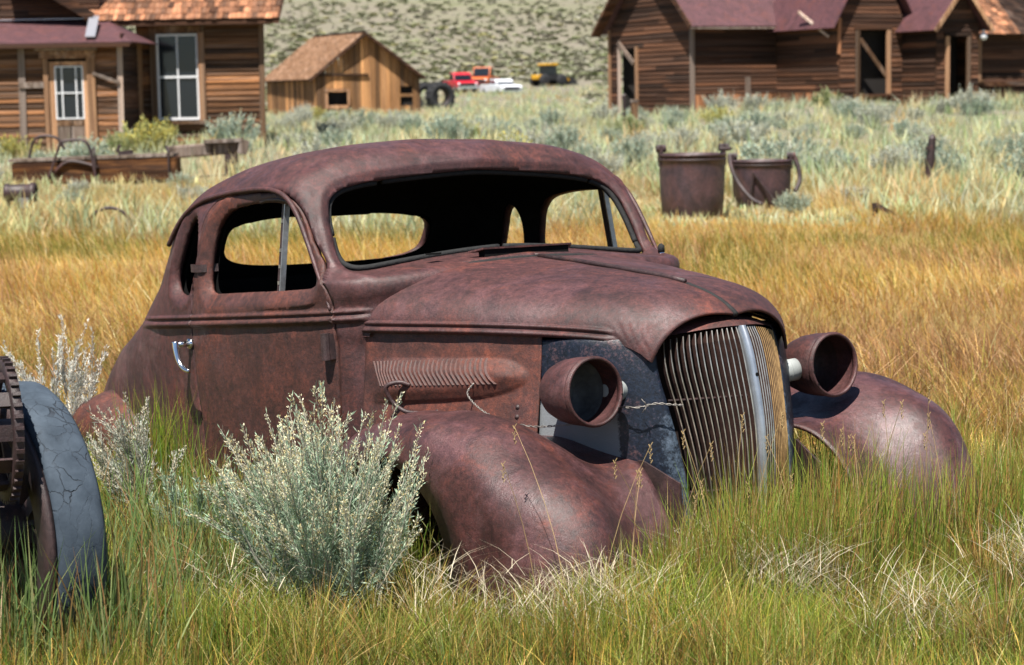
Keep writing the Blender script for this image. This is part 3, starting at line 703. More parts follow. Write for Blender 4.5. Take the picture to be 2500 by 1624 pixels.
# ---- pontoon fenders: side profile x lateral section
def fender(prof, org, yc, ho, hi, r0, name, mat, drop=.125, rear=False):
    prof = crom(np.array(prof), 8, False); n = 44
    taus = np.r_[np.linspace(-1, 0, 22)[:-1], np.linspace(0, 1, 26)]
    out = []
    for px, pz in prof:
        v = np.array([px-org[0], pz-org[1]]); Rr = np.hypot(*v); d = v/Rr; ro_ = min(r0, Rr-.05)
        row = []
        for t in taus:
            if t >= 0:                                          # outer flank, rolls over and down to the arch lip
                a = t*np.pi/2; y = yc+ho*np.sin(a)**.92; r = ro_+(Rr-ro_)*np.cos(a)**.48 if t < 1 else ro_
            else:                                               # inner flank flows into the catwalk
                a = -t; y = yc-hi*a*(1-.16*float(sstep(.0, .33, px))); r = Rr-drop*sstep(0, .68, a)*min(1, .35+Rr)
            row.append((org[0]+d[0]*r, y, org[1]+d[1]*r))
        out.append(row)
    Gf = np.array(out); parts = []
    q = Gf; dn = .004*np.sin(q[..., 0]*13+q[..., 1]*9+1)*np.sin(q[..., 2]*11+q[..., 0]*5)+.003*np.sin(q[..., 0]*29+q[..., 2]*21); Gf = q+np.stack([dn, dn*.5, dn], -1)
    for sgn in (-1, 1):
        P = Gf.reshape(-1, 3)*[1, sgn, 1]; F = gridfaces(*Gf.shape[:2])
        if not rear:                                            # the right one has sagged, the left one still stands full
            if sgn > 0: P[:, 2] += .034*np.exp(-((P[:, 0]-.05)/.24)**2)*sstep(-.6, -.2, P[:, 2]); P[:, 0] -= .02*sstep(.1, .3, P[:, 0])
            else: P[:, 2] -= .035*sstep(-.25, .15, P[:, 0])*sstep(-.5, -.15, P[:, 2])
        o = cpart(name, P, [q if sgn > 0 else q[::-1] for q in F], [mat, M['dark'], mat]); mod(o, 'SOLIDIFY', thickness=.012, offset=0, material_offset=0); parts.append(o)
    return Gf, parts
FP = [(.30, -.70), (.335, -.60), (.34, -.50), (.315, -.385), (.25, -.275), (.145, -.185), (.0, -.118), (-.15, -.072), (-.30, -.052), (-.45, -.05), (-.60, -.062), (-.75, -.095), (-.88, -.15), (-.98, -.225), (-1.06, -.32), (-1.12, -.42), (-1.17, -.50)]
Gfr, ff = fender(FP, (-.50, -.52), .73, .195, .42, .335, 'front_fender', M['rust_fender'])
RP = [(-2.40, -.52), (-2.44, -.36), (-2.52, -.20), (-2.64, -.08), (-2.80, .0), (-2.98, .02), (-3.16, -.02), (-3.32, -.11), (-3.46, -.24), (-3.55, -.42), (-3.58, -.56)]
RP = [(x, z-.05) for x, z in RP]
Grr, rf = fender(RP, (-2.98, -.52), .68, .16, .20, .28, 'rear_fender', M['rust_side'], drop=.10, rear=True)
# running boards
for sgn in (-1, 1):
    mb = MB(); mb.box((-2.35, .70*sgn-.12, -.50), (-1.08, .70*sgn+.12, -.47)); rb = cmb(mb, 'running_board', M['rust_side']); bevel(rb, .01, 2)
# inner splash panels behind the fenders
for sgn in (-1, 1):
    mb = MB(); q = [(-.95, .40), (-.55, .355), (-.25, .335), (.0, .315), (.13, .285)]
    v = [(x, y*sgn, z) for x, y in q for z in (-.72, -.20-.5*max(0, x+.05))]
    mb.add(v, [(2*i, 2*i+2, 2*i+3, 2*i+1) for i in range(len(q)-1)]); o = cmb(mb, 'splash_panel', M['rust_dark']); mod(o, 'SOLIDIFY', thickness=.008, offset=0)
# ------------------------------------------------------------------ terrain
def terrain(x, y):
    x = np.asarray(x, float); y = np.asarray(y, float)
    z = pchip([-30, 25, 33, 44, 70, 100, 125, 150, 200, 300, 500, 900, 2500], [0, 0, .10, .34, .42, .50, 1.0, 1.55, 5.0, 18, 50, 112, 330], y)
    z = z + .45*sstep(36, 58, y)*sstep(1, 9, x)*(1-sstep(80, 120, y))
    z = z + .035*np.sin(x*.9+y*.31)*sstep(9, 20, y) + .03*np.sin(x*.37-y*.7+1.3)*sstep(9, 20, y)
    z = z + 2.5*sstep(150, 320, y)*np.sin(x*.021+.6)*np.cos(y*.013) + .5*sstep(150, 260, y)*np.sin(x*.11+y*.05)
    # the wreck sits in a slight hollow of its own
    return z
M['soil'] = None
def soil_mat():
    m, nt, b = newmat('dry_soil'); co = coords(nt)
    n1 = noise(nt, co, .35, 6, .6, .4); n2 = noise(nt, co, 6, 8, .7); n3 = noise(nt, co, .05, 5, .6)
    near = ramp(nt, n2, [(.3, (.045, .038, .016)), (.7, (.12, .095, .042))]).outputs[0]
    gold = ramp(nt, n2, [(.3, (.20, .135, .045)), (.7, (.36, .26, .10))]).outputs[0]
    far = ramp(nt, n1, [(.3, (.165, .17, .095)), (.5, (.19, .185, .12)), (.7, (.22, .20, .15))]).outputs[0]
    far = mixc(nt, mathn(nt, 'MULTIPLY', ramp(nt, n3, [(.4, 0.0), (.6, 1.0)]).outputs[0], .5), far, (.22, .18, .16))
    far = mixc(nt, 1.0, far, ramp(nt, n2, [(.3, .8), (.7, 1.15)]).outputs[0], 'MULTIPLY')
    sep = N(nt, 'ShaderNodeSeparateXYZ'); nt.links.new(co, sep.inputs[0])
    mr = N(nt, 'ShaderNodeMapRange'); mr.inputs[1].default_value = 22; mr.inputs[2].default_value = 45; nt.links.new(sep.outputs[1], mr.inputs[0])
    m2 = N(nt, 'ShaderNodeMapRange'); m2.inputs[1].default_value = 8.5; m2.inputs[2].default_value = 14; nt.links.new(sep.outputs[1], m2.inputs[0])
    c = mixc(nt, mr.outputs[0], mixc(nt, m2.outputs[0], near, gold), far); nt.links.new(c, b.inputs['Base Color']); b.inputs['Roughness'].default_value = .95; b.inputs['Specular IOR Level'].default_value = .1
    bump(nt, b, n2, .6, .05); return m
M['soil'] = soil_mat()
yy = np.unique(np.r_[np.linspace(-12, 60, 145), np.linspace(60, 200, 120), np.linspace(200, 600, 90), np.linspace(600, 2400, 30)])
tt = np.linspace(-1, 1, 161)
Yg, Tg = np.meshgrid(yy, tt, indexing='ij'); Xg = Tg*(14+.75*np.abs(Yg))
Zg = terrain(Xg, Yg); P = np.stack([Xg, Yg, Zg], -1)
tag(npmesh('ground', P.reshape(-1, 3), np.array(gridfaces(*Yg.shape)), M['soil'], smooth=True), kind='structure')
def gz_(x, y): return float(terrain(np.array(x), np.array(y)))

# ------------------------------------------------------------------ buildings of weathered boards
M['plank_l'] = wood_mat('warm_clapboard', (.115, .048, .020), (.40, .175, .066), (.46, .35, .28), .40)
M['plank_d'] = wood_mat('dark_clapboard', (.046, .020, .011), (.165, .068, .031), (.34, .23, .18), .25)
M['plank_o'] = wood_mat('orange_skirting_board', (.20, .08, .035), (.38, .17, .075), axis='z')
M['plank_v'] = wood_mat('golden_upright_board', (.22, .10, .038), (.58, .30, .118), (.36, .28, .22), .30, axis='z')
M['trim'] = wood_mat('trim_board', (.24, .12, .062), (.44, .26, .14), (.36, .28, .23), .5, axis='z')
M['trim_g'] = wood_mat('greyed_trim', (.24, .17, .13), (.36, .28, .23), (.42, .36, .33), .6, axis='z')
M['shingle'] = wood_mat('cedar_shingle', (.22, .085, .042), (.42, .20, .10), (.42, .29, .22), .35, axis='y')
M['shingle_p'] = wood_mat('pale_cedar_shingle', (.48, .24, .12), (.74, .42, .24), (.64, .44, .32), .35, axis='y')
M['roof_metal'] = rust_mat('rusted_roof_sheet', .35, .5, base=(.120, .044, .050), dark=(.062, .024, .034), seed=31, gloss=.6)
M['white_paint'] = plain_mat('white_paint', (.74, .74, .76), .6, var=.1)
def glass_mat():
    m, nt, b = newmat('dark_window_glass'); b.inputs['Base Color'].default_value = (.010, .014, .020, 1); b.inputs['Roughness'].default_value = .08
    b.inputs['Specular IOR Level'].default_value = .5
    n = noise(nt, coords(nt), 3.0, 2, .5); bump(nt, b, n, .05, .02); return m
M['glass'] = glass_mat()
def unit_box(name):
    me = bpy.data.meshes.new(name); mb = MB(); mb.box((-.5, -.5, -.5), (.5, .5, .5)); me.from_pydata(mb.v, [], mb.f); me.update(); return me
_UB = {}
def board(name, c, size, mat, parent, rz=0.0, rx=0.0, ry=0.0):
    """one board: unit box mesh shared per material, scaled"""
    if mat.name not in _UB: me = unit_box('board_'+mat.name); me.materials.append(mat); _UB[mat.name] = me
    o = bpy.data.objects.new(name, _UB[mat.name]); col.objects.link(o); o.parent = parent
    pl = parent.location if parent.parent is None else Vector((0, 0, 0))
    o.location = Vector(c)-pl; o.scale = size; o.rotation_euler = Euler((rx, ry, rz), 'XYZ'); return o
def wall(parent, p0, p1, z0, z1, bh, mat, openings=(), gable=None, tilt=.17, th=.024, jit=1.0, name='plank', back=True):
    p0 = Vector((*p0, 0)); p1 = Vector((*p1, 0)); L = (p1-p0).length; d = (p1-p0)/L; nrm = Vector((d.y, -d.x, 0)); a = math.atan2(d.y, d.x)
    z = z0
    while z < z1-.02:
        h = min(bh*(1+.45*jit*(random.random()-.5)), z1-z); zm = z+h/2; s0, s1 = 0.0, L
        if gable and zm > gable[0]:
            k = (zm-gable[0])/(gable[1]-gable[0]); pk = gable[2]*L
            s0, s1 = pk*k, L-(L-pk)*k
        segs = [(s0, s1)]
        for (a0, a1, b0, b1) in openings:
            if z+h > b0+.01 and z < b1-.01:
                segs = [q for (u, v) in segs for q in ((u, min(v, a0)), (max(u, a1), v)) if q[1]-q[0] > .03]
        for (u, v) in segs:
            cuts = [u, v]
            if v-u > 3.0 and random.random() < .6: cuts = [u, u+(v-u)*random.uniform(.3, .7), v]
            for q0, q1 in zip(cuts[:-1], cuts[1:]):
                m = (q0+q1)/2; c = p0+d*m+nrm*(th*.5+.004*random.random()*jit)
                board(name, (c.x, c.y, zm), (q1-q0-.004, th, h*1.10), mat, parent, a, -tilt*random.uniform(.8, 1.3), .007*jit*random.uniform(-1, 1))
        z += h
def vwall(parent, p0, p1, z0, ztop, bw, mat, openings=(), th=.022, name='plank', jit=1.0):
    p0 = Vector((*p0, 0)); p1 = Vector((*p1, 0)); L = (p1-p0).length; d = (p1-p0)/L; nrm = Vector((d.y, -d.x, 0)); a = math.atan2(d.y, d.x)
    s = 0.0
    while s < L-.03:
        wd = min(bw*random.uniform(.75, 1.25), L-s); m = s+wd/2; zt = ztop(m/L) if callable(ztop) else ztop
        segs = [(z0-.1*random.random()*jit, zt)]
        for (a0, a1, b0, b1) in openings:
            if s+wd > a0+.02 and s < a1-.02: segs = [q for (u, v) in segs for q in ((u, min(v, b0)), (max(u, b1), v)) if q[1]-q[0] > .04]
        for u, v in segs:
            c = p0+d*m+nrm*(th*.5+.012*random.random()*jit); board(name, (c.x, c.y, (u+v)/2), (wd-.008, th, v-u), mat, parent, a, .006*random.uniform(-1, 1), .01*jit*random.uniform(-1, 1))
        s += wd
def prism_box(parent, name, p, z0, z1, mat):
    """closed plan polygon p extruded z0..z1"""
    n = len(p); v = [(x, y, z0) for x, y in p]+[(x, y, z1) for x, y in p]
    f = [tuple(range(n))[::-1], tuple(range(n, 2*n))]+[(i, (i+1) % n, n+(i+1) % n, n+i) for i in range(n)]
    l = parent.location; return pymesh(name, [(a-l.x, b-l.y, c-l.z) for a, b, c in v], f, mat, parent)
def slab(parent, name, quad, th, mat, nrm=(0, 0, 1)):
    q = [Vector(p) for p in quad]; n = (q[1]-q[0]).cross(q[3]-q[0]).normalized(); n = n if n.z > 0 else -n; l = parent.location
    v = [p-l for p in q]+[p-n*th-l for p in q]
    return pymesh(name, v, [(0,1,2,3),(7,6,5,4),(0,4,5,1),(1,5,6,2),(2,6,7,3),(3,7,4,0)], mat, parent)
def shingles(parent, e0, e1, r0, r1, rows, wd, mat, roof):
    """shingle courses from eave e0-e1 up to r0-r1, each shingle its own piece"""
    e0, e1, r0, r1 = map(Vector, (e0, e1, r0, r1)); d = (e1-e0).normalized(); up = (r0-e0); L = up.length; upn = up.normalized(); n = d.cross(upn).normalized(); n = n if n.z > 0 else -n
    X = Matrix((d, upn, n)).transposed().to_3x3(); eu = X.to_euler(); run = (e1-e0).length; ex = L/rows
    for i in range(rows):
        s = -.03*random.random()
        while s < run-.02:
            k = wd*random.uniform(.6, 1.35); k = min(k, run-s+.02)
            c = e0+d*(s+k/2)+upn*(ex*(i+.55)-.03*random.random())+n*(.022+.014*random.random())
            o = board('shingle', c, (k-.006, ex*1.25, .016), mat, roof if roof.parent is None else parent)
            if roof.parent is not None: o.parent = roof; o.location = Vector(c)-parent.location
            o.rotation_euler = (X @ Matrix.Rotation(-.07+.02*random.random(), 3, 'X')).to_euler(); s += k
Z = lambda zc: zc+CAM_H
D_ = M['inside_shade'] = plain_mat('unlit_inside_boards', (.016, .012, .010), .9, bmp=0)  # added cores behind the openings, indoor shade put into their near-black colour

# ---- left house: clapboard block with a sashed window, boarded wing with a half-glazed door
hl_ = empty('clapboard_house', (-8.5, 46.5, gz_(-8.5, 46.5))); tag(hl_, 'brown clapboard house with white-sashed window, half-glazed door and red shingle roof', 'house')
zb = .1
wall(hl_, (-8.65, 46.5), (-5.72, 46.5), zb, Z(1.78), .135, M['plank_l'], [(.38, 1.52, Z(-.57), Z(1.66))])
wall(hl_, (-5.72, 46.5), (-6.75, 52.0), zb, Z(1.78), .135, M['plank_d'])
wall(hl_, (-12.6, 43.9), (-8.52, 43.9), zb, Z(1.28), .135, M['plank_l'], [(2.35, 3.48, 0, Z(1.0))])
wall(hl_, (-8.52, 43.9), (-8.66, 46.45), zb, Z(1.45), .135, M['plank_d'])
wall(hl_, (-13.5, 46.4), (-9.45, 46.4), Z(1.6), Z(3.4), .14, M['plank_d'])
prism_box(hl_, 'shade_core', [(-8.5, 46.85), (-6.1, 46.85), (-7.1, 51.8), (-8.5, 51.8)], .0, Z(1.85), D_)
prism_box(hl_, 'shade_core', [(-12.5, 44.15), (-8.75, 44.15), (-8.82, 46.3), (-12.5, 46.3)], .0, Z(1.20), D_)
# corner boards
for x, y, z1, wd in ((-5.74, 46.45, Z(1.78), .13), (-8.60, 46.45, Z(1.3), .12), (-8.55, 43.85, Z(1.22), .12), (-10.72, 43.85, Z(1.25), .15)):
    board('corner_board', (x, y, (zb+z1)/2), (wd, .035, z1-zb), M['trim_g'] if x in (-8.55, -10.72) else M['trim'], hl_, 0, 0, .012)
# main window
cx, y = -7.70, 46.44
win = board('window', (cx, y+.09, Z(.50)), (.92, .05, 1.98), M['glass'], hl_); win.name = 'window'
for x in (-.56, .56): board('window_frame', (cx+x, y-.01, Z(.55)), (.15, .05, 2.22), M['trim'], hl_)
board('window_frame', (cx, y-.015, Z(1.60)), (1.30, .06, .17), M['trim'], hl_, 0, 0, 1.5708*0); board('window_sill', (cx, y-.03, Z(-.56)), (1.34, .10, .08), M['trim'], hl_)
for zc, s in ((.50, .05), (1.47, .05), (-.47, .06)): board('sash', (cx, y+.03, Z(zc)), (.98, .035, s), M['white_paint'], hl_)
for x, s in ((-.46, .05), (.46, .05), (0, .035)): board('sash', (cx+x, y+.034, Z(.50)), (s, .035, 1.94), M['white_paint'], hl_)
for dx in (-.23, .23):
    for dz in (-.48, .48): board('pane', (cx+dx, y+.055, Z(.50+dz)), (.41, .012, .90), M['glass'], hl_)
# door
cx, y = -9.68, 43.84
for x in (-.50, .50): board('door_frame', (cx+x, y, Z(-.05)), (.18 if x > 0 else .10, .06, 2.2), M['trim'], hl_)
board('door_frame', (cx, y-.02, Z(1.00)), (1.24, .09, .17), M['trim'], hl_); board('door_cap', (cx-.02, y-.05, Z(1.12)), (1.34, .16, .05), M['trim_g'], hl_)
dl = empty('door', (cx, y+.05, Z(-1.15))); dl.parent = hl_; dl.location = Vector((cx, y+.05, Z(-1.15)))-hl_.location; dl.name = 'door'
def dpart(name, x, z, sx, sz, mat, yy=0.0, sy=.035):
    if mat.name not in _UB: me = unit_box('board_'+mat.name); me.materials.append(mat); _UB[mat.name] = me
    o = bpy.data.objects.new(name, _UB[mat.name]); col.objects.link(o); o.parent = dl; o.location = (x, yy, z); o.scale = (sx, sy, sz); return o
dpart('stile', -.37, 1.0, .12, 2.0, M['trim']); dpart('stile', .37, 1.0, .12, 2.0, M['trim']); dpart('rail', 0, .67, .62, .16, M['trim']); dpart('rail', 0, 1.96, .62, .08, M['trim'])
dpart('panel', -.16, .30, .29, .60, M['trim_g'], .008); dpart('panel', .16, .30, .29, .60, M['trim_g'], .008)
for x in (-.235, .0, .235):
    for z in (1.03, 1.60): dpart('pane', x, z, .26 if x == 0 else .13, .55, M['glass'], .01, .01)
for x in (-.30, .30): dpart('glazing_bar', x, 1.315, .03, 1.16, M['white_paint'], -.008)
for x in (-.155, .155): dpart('glazing_bar', x, 1.315, .028, 1.12, M['white_paint'], -.01)
for z in (.755, 1.315, 1.89): dpart('glazing_bar', 0, z, .60, .028, M['white_paint'], -.012)
# roofs
rm = slab(hl_, 'shingle_roof', [(-9.75, 46.05, Z(1.80)), (-5.25, 46.05, Z(1.80)), (-5.05, 49.4, Z(4.0)), (-9.75, 49.4, Z(4.0))], .06, M['plank_d'])
shingles(hl_, (-9.75, 46.02, Z(1.80)), (-5.25, 46.02, Z(1.80)), (-9.75, 48.0, Z(3.1)), (-5.15, 48.0, Z(3.1)), 9, .16, M['shingle'], rm)
board('fascia', (-7.5, 46.02, Z(1.73)), (4.5, .03, .10), M['plank_d'], hl_)
wr = slab(hl_, 'porch_roof', [(-12.8, 43.55, Z(1.26)), (-8.20, 43.55, Z(1.26)), (-9.35, 46.4, Z(1.86)), (-12.8, 46.4, Z(1.86))], .05, M['roof_metal'])
slab(hl_, 'porch_roof', [(-8.20, 43.55, Z(1.26)), (-8.12, 46.3, Z(1.27)), (-9.33, 46.4, Z(1.88)), (-9.35, 46.39, Z(1.86))], .03, M['roof_metal'])
board('fascia', (-10.5, 43.56, Z(1.19)), (4.5, .03, .09), M['plank_d'], hl_)
mb = MB(); l = hl_.location
a, b = Vector((-9.45, 45.9, Z(1.85)))-l, Vector((-11.6, 45.9, Z(3.2)))-l
mb.beam(a, b, .9, .07, (0, 0, 1)); mb.build('rake_eave', M['plank_d'], hl_)
mb = MB(); mb.beam(a+Vector((.02, -.47, .02)), b+Vector((.02, -.47, .02)), .04, .22); mb.build('rake_board', M['plank_d'], hl_)
mb = MB(); mb.beam(Vector((-9.42, 45.6, Z(1.90)))-l, Vector((-9.15, 43.75, Z(1.38)))-l, .22, .02); mb.build('flashing', plain_mat('zinc_flashing', (.5, .5, .55), .45, .6), hl_)
mb = MB(); mb.beam(Vector((-12.8, 46.2, Z(1.87)))-l, Vector((-9.5, 46.2, Z(1.87)))-l, .25, .02); mb.build('flashing', bpy.data.materials['zinc_flashing'], hl_)
board('brace', (-8.85, 43.80, Z(.48)), (.62, .03, .07), M['trim_g'], hl_, 0, 0, .35)
board('batten', (-9.95-.55, 43.81, Z(.35)), (.55, .03, .13), M['trim_g'], hl_)

# ---- small shed of upright boards
sh = empty('board_shed', (-8, 101, gz_(-8, 101))); tag(sh, 'small golden upright-board shed with pale shingle roof and a square hole', 'shed')
pA, pB, pC = (-9.65, 100.0), (-4.46, 100.6), (-12.9, 106.5)
zb2 = .25; eav = Z(1.0); apx = Z(3.05)
vwall(sh, pA, pB, zb2, lambda s: eav+(apx-eav)*(1-abs(s-.5)/.5), .24, M['plank_v'], [(.62, 1.56, Z(-.46), Z(.20)), (4.40, 4.72, Z(-.55), Z(-.1)), (4.40, 4.72, Z(.05), Z(.42))])
vwall(sh, pC, pA, zb2, eav, .24, M['plank_v'])
prism_box(sh, 'shade_core', [(-9.4, 100.35), (-4.75, 100.9), (-8.0, 106.8), (-12.5, 106.2)], .2, eav, D_)
l = sh.location
mb = MB(); mb.beam(Vector((-9.6, 99.9, Z(1.05)))-l, Vector((-7.0, 100.2, Z(1.02)))-l, .08, .10); mb.build('tie_board', M['plank_d'], sh)
for zc in (.28, -.55): board('window_trim', (-8.58, 99.99, Z(zc)), (1.2, .05, .13), M['trim'], sh, .115)
for x in (-9.12, -8.02): board('window_trim', (x, 99.97, Z(-.13)), (.12, .05, .75), M['trim'], sh)
ap0 = Vector((-7.05, 99.9, Z(3.15))); ap1 = Vector((-10.3, 106.8, Z(3.15)))
e0 = Vector((-9.95, 99.75, Z(.82))); e1 = Vector((-13.2, 106.6, Z(.82))); f0 = Vector((-4.15, 100.2, Z(.86))); f1 = Vector((-7.4, 107.0, Z(.86)))
rs = slab(sh, 'shed_roof', [e0, ap0, ap1, e1], .06, M['plank_d']); slab(sh, 'shed_roof', [ap0, f0, f1, ap1], .06, M['plank_d'])
mb = MB(); d1 = (e1-e0).normalized(); up = (ap0-e0); L = up.length; un = up.normalized(); nn = un.cross(d1).normalized(); nn = nn if nn.z > 0 else -nn
for i in range(16):
    s = 0.0
    while s < (e1-e0).length:
        k = random.uniform(.12, .3); c = e0+d1*(s+k/2)+un*(L*(i+.5)/16)+nn*(.03+.02*random.random())-l
        mb.beam(c-un*L/30, c+un*L/30, k-.01, .02, nn); s += k
tag(mb.build('shingle_courses', M['shingle_p'], sh), kind='stuff')
mb = MB(); mb.beam(ap0-l+Vector((0, 0, .05)), ap1-l+Vector((0, 0, .05)), .3, .04); mb.build('ridge_cap', M['rust_dark'], sh)
for q in ((e0, ap0), (f0, ap0)):
    mb = MB(); mb.beam(q[0]-l+Vector((0, -.05, -.06)), q[1]-l+Vector((0, -.05, -.06)), .05, .12); mb.build('rake_board', M['plank_d'], sh)

# ---- right-hand houses: dark plank houses turned a little away, with rusted sheet roofs
AL = R(24); e1v = Vector((math.cos(AL), math.sin(AL), 0)); e2v = Vector((-math.sin(AL), math.cos(AL), 0))
def at2(o, s, t): p = Vector((*o, 0))+e1v*s+e2v*t; return (p.x, p.y)
# house A
A0 = (5.88, 63.1)
ha = empty('plank_house', (A0[0], A0[1], gz_(*A0))); tag(ha, 'dark plank house with rusted red sheet roof and tall doorway in its gable end', 'house')
wa = 5.7; la = 3.17; zA0 = Z(-.15); zAe = Z(2.06)
wall(ha, at2(A0, 0, 0), at2(A0, la, 0), zA0, zAe, .14, M['plank_d'])
vwall(ha, at2(A0, 0, -.01), at2(A0, la, -.01), Z(-.95), Z(-.17), .22, M['plank_o'])
wall(ha, at2(A0, 0, wa), at2(A0, 0, 0), Z(-.8), Z(4.4), .14, M['plank_d'], [(.75, 1.95, Z(-.8), Z(1.35))], gable=(zAe, Z(4.6), .5))
prism_box(ha, 'shade_core', [at2(A0, .35, .3), at2(A0, la+2, .3), at2(A0, la+2, wa-.2), at2(A0, .35, wa-.2)], Z(-.9), Z(2.0), D_)
def slope_board(parent, name, p, q, wd, ht, mat, up=(0, 0, 1)):
    l = parent.location; mb = MB(); mb.beam(Vector(p)-l, Vector(q)-l, wd, ht, up); return mb.build(name, mat, parent)
x, y = at2(A0, -.03, -.03); board('corner_board', (x, y, (Z(-.9)+zAe)/2), (.12, .12, zAe-Z(-.9)), M['trim_g'], ha, AL)
x, y = at2(A0, -.03, wa); board('corner_board', (x, y, (Z(-.8)+zAe)/2), (.12, .12, zAe-Z(-.8)), M['trim'], ha, AL)
def P3(o, s, t, z): x, y = at2(o, s, t); return (x, y, z)
ov = .35
slab(ha, 'sheet_roof', [P3(A0, -ov, -.45, Z(1.98)), P3(A0, la+2.2, -.45, Z(1.98)), P3(A0, la+2.2, wa/2, Z(4.75)), P3(A0, -ov, wa/2, Z(4.75))], .04, M['roof_metal'])
slab(ha, 'sheet_roof', [P3(A0, -ov, wa+.4, Z(1.95)), P3(A0, la+2.2, wa+.4, Z(1.95)), P3(A0, la+2.2, wa/2, Z(4.76)), P3(A0, -ov, wa/2, Z(4.76))], .04, M['roof_metal'])
slope_board(ha, 'rake_board', P3(A0, -ov, -.5, Z(1.95)), P3(A0, -ov, wa/2, Z(4.70)), .05, .16, M['plank_d'])
slope_board(ha, 'rake_board', P3(A0, -ov, wa+.45, Z(1.88)), P3(A0, -ov, wa/2, Z(4.70)), .35, .10, M['plank_d'])
slope_board(ha, 'fascia', P3(A0, -ov, -.42, Z(1.93)), P3(A0, la, -.42, Z(1.93)), .03, .08, M['trim_g'])
# doorway in the gable end: jambs and the fallen brace
for s, m_ in ((wa-.72, M['trim_g']), (wa-1.98, M['trim'])):
    x, y = at2(A0, -.05, s); board('door_jamb', (x, y, Z(.30)), (.06, .16, 2.3), m_, ha, AL)
slope_board(ha, 'fallen_brace', P3(A0, -.10, wa-.75, Z(1.62)), P3(A0, -.12, wa-1.9, Z(.90)), .05, .15, M['trim_g'])
for s in (2.0,): board('hatch', (*at2(A0, s, -.05), Z(.0)), (.18, .03, .75), M['trim_g'], ha, AL)
# house B stands forward of A
tB = -3.6; B0 = at2(A0, la-.05, 0); Bc = at2(A0, la-.05, tB)
hb = empty('gabled_house', (Bc[0], Bc[1], gz_(*Bc))); tag(hb, 'dark plank gabled house with a brace fallen across its empty window', 'house')
lb = 2.35
wall(hb, at2(Bc, 0, -tB), at2(Bc, 0, 0), Z(-.15), Z(2.05), .14, M['plank_d']); vwall(hb, at2(Bc, -.01, -tB), at2(Bc, -.01, 0), Z(-.9), Z(-.17), .24, M['plank_o'])
wall(hb, at2(Bc, 0, 0), at2(Bc, lb, 0), Z(-.8), Z(4.2), .14, M['plank_d'], [(.70, 1.72, Z(-.22), Z(1.72))], gable=(Z(2.05), Z(4.5), .5))
wall(hb, at2(Bc, lb, 0), at2(Bc, lb, 3), Z(-.8), Z(2.05), .14, M['plank_d'])
prism_box(hb, 'shade_core', [at2(Bc, .25, .45), at2(Bc, lb-.25, .45), at2(Bc, lb-.25, 3.4), at2(Bc, .25, 3.4)], Z(-.9), Z(2.0), D_)
for s in (.64, 1.78): board('window_frame', (*at2(Bc, s, -.05), Z(.75)), (.15, .06, 2.05), M['trim'], hb, AL)
board('window_frame', (*at2(Bc, 1.21, -.06), Z(1.82)), (1.35, .06, .14), M['plank_d'], hb, AL); board('window_sill', (*at2(Bc, 1.2, -.08), Z(-.27)), (1.4, .12, .07), M['plank_d'], hb, AL)
slope_board(hb, 'fallen_brace', P3(Bc, .76, -.02, Z(1.45)), P3(Bc, 1.72, -.02, Z(.32)), .04, .13, M['trim'])
slab(hb, 'sheet_roof', [P3(Bc, -.40, -.3, Z(1.80)), P3(Bc, -.40, 4.0, Z(1.80)), P3(Bc, lb/2, 4.0, Z(4.65)), P3(Bc, lb/2, -.3, Z(4.65))], .04, M['roof_metal'])
slab(hb, 'sheet_roof', [P3(Bc, lb+.40, -.3, Z(1.80)), P3(Bc, lb+.40, 4.0, Z(1.80)), P3(Bc, lb/2, 4.0, Z(4.66)), P3(Bc, lb/2, -.3, Z(4.66))], .04, M['roof_metal'])
board('corner_board', (*at2(Bc, -.02, -.04), Z(1.55)), (.10, .05, 1.1), M['plank_o'], hb, AL, 0, .03)
slope_board(hb, 'stay_pole', P3(Bc, -.45, 1.6, Z(2.35)), P3(Bc, -.12, .4, Z(1.55)), .07, .07, M['trim_g'])
for z in (.1, .55, .98):
    pass
# porch of B with the open doorway and a small gable
tP = -1.75; Pc = at2(Bc, lb-.02, tP); lp = 1.55
hp_ = empty('plank_porch', (Pc[0], Pc[1], gz_(*Pc))); tag(hp_, 'narrow plank porch with small gable, purple sheet roof and open black doorway', 'porch')
wall(hp_, at2(Pc, 0, -tP), at2(Pc, 0, 0), Z(-.8), Z(1.85), .14, M['plank_d']); wall(hp_, at2(Pc, 0, 0), at2(Pc, lp, 0), Z(-.8), Z(2.9), .14, M['plank_d'], [(.42, 1.12, Z(-.9), Z(1.48))], gable=(Z(1.85), Z(2.95), .5))
wall(hp_, at2(Pc, lp, 0), at2(Pc, lp, -tP), Z(-.8), Z(1.85), .14, M['plank_d'])
prism_box(hp_, 'shade_core', [at2(Pc, .2, .8), at2(Pc, lp-.2, .8), at2(Pc, lp-.2, 3.0), at2(Pc, .2, 3.0)], Z(-.9), Z(1.8), D_)
for s in (.38, 1.16): board('door_jamb', (*at2(Pc, s, -.05), Z(.35)), (.13, .06, 2.35), M['trim'], hp_, AL)
board('door_head', (*at2(Pc, .77, -.05), Z(1.53)), (1.0, .06, .12), M['plank_d'], hp_, AL)
for sa, sb in ((-.30, lp/2), (lp+.30, lp/2)):
    slab(hp_, 'sheet_roof', [P3(Pc, sa, -.35, Z(1.66)), P3(Pc, sa, 3.2, Z(1.66)), P3(Pc, sb, 3.2, Z(3.02)), P3(Pc, sb, -.35, Z(3.02))], .04, M['roof_metal'])
    slope_board(hp_, 'rake_board', P3(Pc, sa, -.37, Z(1.62)), P3(Pc, sb, -.37, Z(2.98)), .04, .13, M['trim'])
